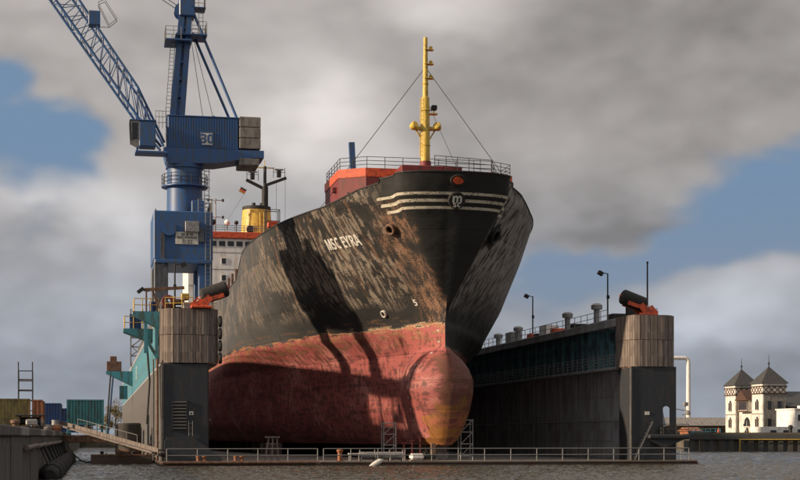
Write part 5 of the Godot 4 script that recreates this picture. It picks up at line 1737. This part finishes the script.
func make_shore() -> void:
	var c := thing("twin_tower_house", "pale twin towered building with slate pyramid roofs on the far bank", "building")
	tower(c, 149.0, -317.0, 5.7)
	tower(c, 149.0, -331.8, 5.7)
	slab("link_wall", Vector3(149.9, 2.3, -322.8), Vector3(156, 11.0, -331.7), 0.05, M.plaster, c)
	# timbered bay with its gable
	var bay := part("timber_bay", c, Vector3(149.0, 0, -327.2))
	slab("panel", Vector3(-0.3, 8.3, -2.6), Vector3(0.9, 11.0, 2.6), 0.03, M.plaster, bay)
	for k in 6:
		bar("stud", Vector3(-0.33, 9.6, -2.5 + k), Vector3(0.1, 2.6, 0.22), M.timber, bay)
	for y in [8.35, 10.8]:
		bar("rail", Vector3(-0.34, y, 0), Vector3(0.12, 0.3, 5.3), M.timber, bay)
	for k in 5:
		slab("pane", Vector3(-0.36, 8.7, -2.2 + k * 0.92), Vector3(-0.29, 10.6, -1.5 + k * 0.92), 0.01, M.window_dark, bay)
	prism("gable", PackedVector2Array([Vector2(-3.4, 10.9), Vector2(3.4, 10.9), Vector2(0, 13.4)]), -0.8, 4.0, "x", M.timber, bay)
	arch_window(c, Vector3(149.85, 4.9, -327.2), 3.0, 0.6)
	arch_window(c, Vector3(149.85, 2.4, -327.2), 1.6, 1.4, "doorway")
	# white office block in front, dark hall behind
	var wb := thing("white_house", "low white flat roofed building right of the twin towers", "building")
	slab("wall", Vector3(148.5, 2.3, -300.0), Vector3(172, 8.3, -309.0), 0.05, M.white_plaster, wb)
	slab("annex_wall", Vector3(141.0, 2.3, -299.0), Vector3(148.5, 4.6, -306.0), 0.05, M.white_plaster, wb)
	slab("parapet", Vector3(148.3, 8.3, -299.8), Vector3(172, 8.6, -309.2), 0.03, M.white_plaster, wb)
	slab("roof_box", Vector3(152.5, 8.6, -301.5), Vector3(160, 9.3, -307.0), 0.05, M.white_plaster, wb)
	for row in 2:
		for k in 5:
			var w := part("window", wb, Vector3(149.9 + k * 2.55, 6.6 - row * 3.2, -299.98))
			bar("frame", Vector3(0, 0, 0.0), Vector3(1.7, 1.5, 0.1), M.white_plaster, w)
			for sx in [-0.4, 0.4]:
				bar("pane", Vector3(sx, 0, 0.04), Vector3(0.68, 1.3, 0.08), M.window_dark, w)
	for k in 2:
		var w := part("window", wb, Vector3(143.0 + k * 3.0, 3.3, -298.98))
		bar("frame", Vector3(0, 0, 0.0), Vector3(1.6, 1.3, 0.1), M.white_plaster, w)
		bar("pane", Vector3(0, 0, 0.04), Vector3(1.4, 1.1, 0.08), M.window_dark, w)
	var hall := thing("dark_hall", "brick hall with a dark roof behind the white house", "building")
	slab("wall", Vector3(160, 2.3, -326.0), Vector3(215, 9.5, -346), 0.05, M.brick_red, hall)
	prism("roof", PackedVector2Array([Vector2(-325.4, 9.5), Vector2(-336, 13.4), Vector2(-346.6, 9.5)]), 159.5, 215.5, "x", M.roof_slate, hall)
	for s in [["long_shed", "long low brown shed on the bank left of the towers", Vector3(120, 2.3, -352), Vector3(158, 5.2, -364), "ground", "concrete"], ["quay_shed", "small orange brown shed beside the dock's right-hand column", Vector3(113.5, 2.3, -275), Vector3(116.2, 3.6, -279), "orange_box", "orange_box"]]:
		var o := thing(s[0], s[1], "shed")
		slab("wall", s[2], s[3], 0.05, M[s[4]], o)
		var a: Vector3 = s[2]
		var b: Vector3 = s[3]
		prism("roof", PackedVector2Array([Vector2(a.z + 0.4, b.y), Vector2((a.z + b.z) * 0.5, b.y + (b.x - a.x) * 0.04 + 0.6), Vector2(b.z - 0.4, b.y)]), a.x - 0.3, b.x + 0.3, "x", M[s[5]], o)
		for k in 4:
			var x := lerpf(a.x, b.x, (k + 0.5) / 4.0)
			bar("window", Vector3(x, (a.y + b.y) * 0.5, a.z + 0.03), Vector3((b.x - a.x) * 0.12, 1.0, 0.08), M.window_dark, o)
	# chimney with its bent flue
	var ch := thing("flue_stack", "tall pale flue pipe with a bent top behind the dock", "chimney", Vector3(248, 2.3, -600))
	lathe("shaft", [[1.2, 0.0], [1.0, 3.0], [0.85, 32.2]], 16, M.white_plaster, ch)
	var prev := Vector3(0, 31.9, 0)
	for k in 6:
		var a := (k + 1) * PI / 12.0
		var p := Vector3(-1.6 + 1.6 * cos(a), 31.9 + 1.6 * sin(a), 0)
		rod("elbow", prev, p, 0.85, M.white_plaster, ch)
		prev = p
	rod("duct", prev, Vector3(-9, 33.5, 0), 0.85, M.white_plaster, ch)
	slab("base_house", Vector3(-3, 0, -3), Vector3(4, 5, 3), 0.1, M.white_plaster, ch)
	# signal mast
	var sm := thing("signal_mast", "slim grey mast with crossed arms left of the towers", "mast", Vector3(148, 2.35, -360))
	lathe("post", [[0.25, 0.0], [0.18, 7.9]], 8, M.galvanised, sm)
	beam("arm", Vector3(-3.0, 7.2, 0), Vector3(1.2, 6.6, 0), 0.2, 0.2, M.galvanised, sm)
	beam("arm", Vector3(-1.0, 5.6, 0), Vector3(1.4, 6.2, 0), 0.2, 0.2, M.galvanised, sm)
	slab("lantern", Vector3(-0.6, 7.9, -0.5), Vector3(0.6, 8.9, 0.5), 0.1, M.galvanised, sm)
	slab("lantern", Vector3(0.4, 5.6, -0.4), Vector3(1.2, 6.6, 0.4), 0.1, M.galvanised, sm)
	# red marker and a dark bollard on the jetty
	var rm := thing("channel_marker", "small red marker post in front of the left tower", "marker", Vector3(114.5, 2.35, -262.5))
	lathe("post", [[0.25, 0.0], [0.25, 1.2], [0.0, 1.9]], 8, M.orange_red, rm)
	slab("base", Vector3(-0.4, 0, -0.4), Vector3(0.4, 0.1, 0.4), 0.02, M.black, rm)
	var db := thing("jetty_post", "dark stout post on the jetty below the white house", "post", Vector3(110.9, 2.95, -225.6))
	lathe("post", [[0.3, 0.0], [0.25, 0.8], [0.4, 0.95], [0.35, 1.35], [0.0, 1.5]], 10, M.black, db)
	slab("base", Vector3(-0.4, 0, -0.4), Vector3(0.4, 0.1, 0.4), 0.02, M.black, db)
	# trees in autumn leaf on the left bank
	for k in 3:
		tree(["yellow leaved tree seen between the quay and the dock's outer wall", "smaller yellow tree left of the one by the dock wall", "half hidden autumn tree behind the teal container"][k], Vector3([4.6, 2.6, -1.5][k], 2.3, [-352.0, -358.0, -365.0][k]), [8.5, 5.5, 5.0][k], 40 + k)

func tree(label: String, at: Vector3, h: float, seed: int) -> void:
	var o := thing("autumn_tree", label, "tree", at, 0.0, "autumn trees on the left bank")
	var r := RandomNumberGenerator.new()
	r.seed = seed
	lathe("trunk", [[0.22, 0.0], [0.15, h * 0.45], [0.06, h * 0.85]], 8, M.bark, o)
	var tips: Array[Vector3] = []
	for k in 14:
		var y := h * r.randf_range(0.25, 0.8)
		var a := r.randf() * TAU
		var len := h * 0.3 * r.randf_range(0.6, 1.1) * (1.15 - y / h)
		var tip := Vector3(cos(a) * len, y + len * 0.7, sin(a) * len)
		rod("limb", Vector3(0, y, 0), tip, 0.05, M.bark, o)
		tips.append(tip)
	tips.append(Vector3(0, h * 0.92, 0))
	var st := new_st()
	for t in tips:
		for k in 110:
			var p := t + Vector3(r.randfn(0, 1), r.randfn(0, 0.9), r.randfn(0, 1)) * h * 0.075
			var u := Vector3(r.randfn(0, 1), r.randfn(0, 1), r.randfn(0, 1)).normalized() * 0.13
			var v := u.cross(Vector3(r.randfn(0, 1), r.randfn(0, 1), r.randfn(0, 1))).normalized() * 0.1
			quad(st, p - u, p + v, p + u, p - v, Vector3.UP)
	mesh_node("crown", st.commit(), M.leaf, o)

# ---------------------------------------------------------------- build
func _ready() -> void:
	rng.seed = 7
	unit_box = BoxMesh.new()
	unit_rod = CylinderMesh.new()
	unit_rod.top_radius = 1.0
	unit_rod.bottom_radius = 1.0
	unit_rod.height = 1.0
	unit_rod.radial_segments = 8
	unit_rod.rings = 0
	unit_disc = CylinderMesh.new()
	unit_disc.top_radius = 1.0
	unit_disc.bottom_radius = 1.0
	unit_disc.height = 1.0
	unit_disc.radial_segments = 24
	unit_disc.rings = 0
	make_view()
	make_materials()
	make_water()
	make_banks()
	make_dock()
	make_ship()
	make_crane()
	make_quay()
	make_shore()
	roller_fender("orange roller fender on the left timber head below the crane", Vector3(8.9, 13.53, -129.2), 1.0)
	roller_fender("orange roller fender on the right timber head", Vector3(49.2, 13.53, -129.2), -1.0)
	dock_lamp("black floodlight post nearer the right timber head", Vector3(49.6, 13.45, -140.5), 5.2, true)
	dock_lamp("black floodlight post farther along the right wing wall", Vector3(49.6, 13.45, -166.3), 5.3, true)
	dock_lamp("plain black pole behind the right roller fender", Vector3(50.3, 13.45, -131.5), 5.2, false)
	dock_lamp("short floodlight post between the crane's legs", Vector3(6.9, 13.45, -133.5), 4.3, true, 1.0)
	dock_floor_things()
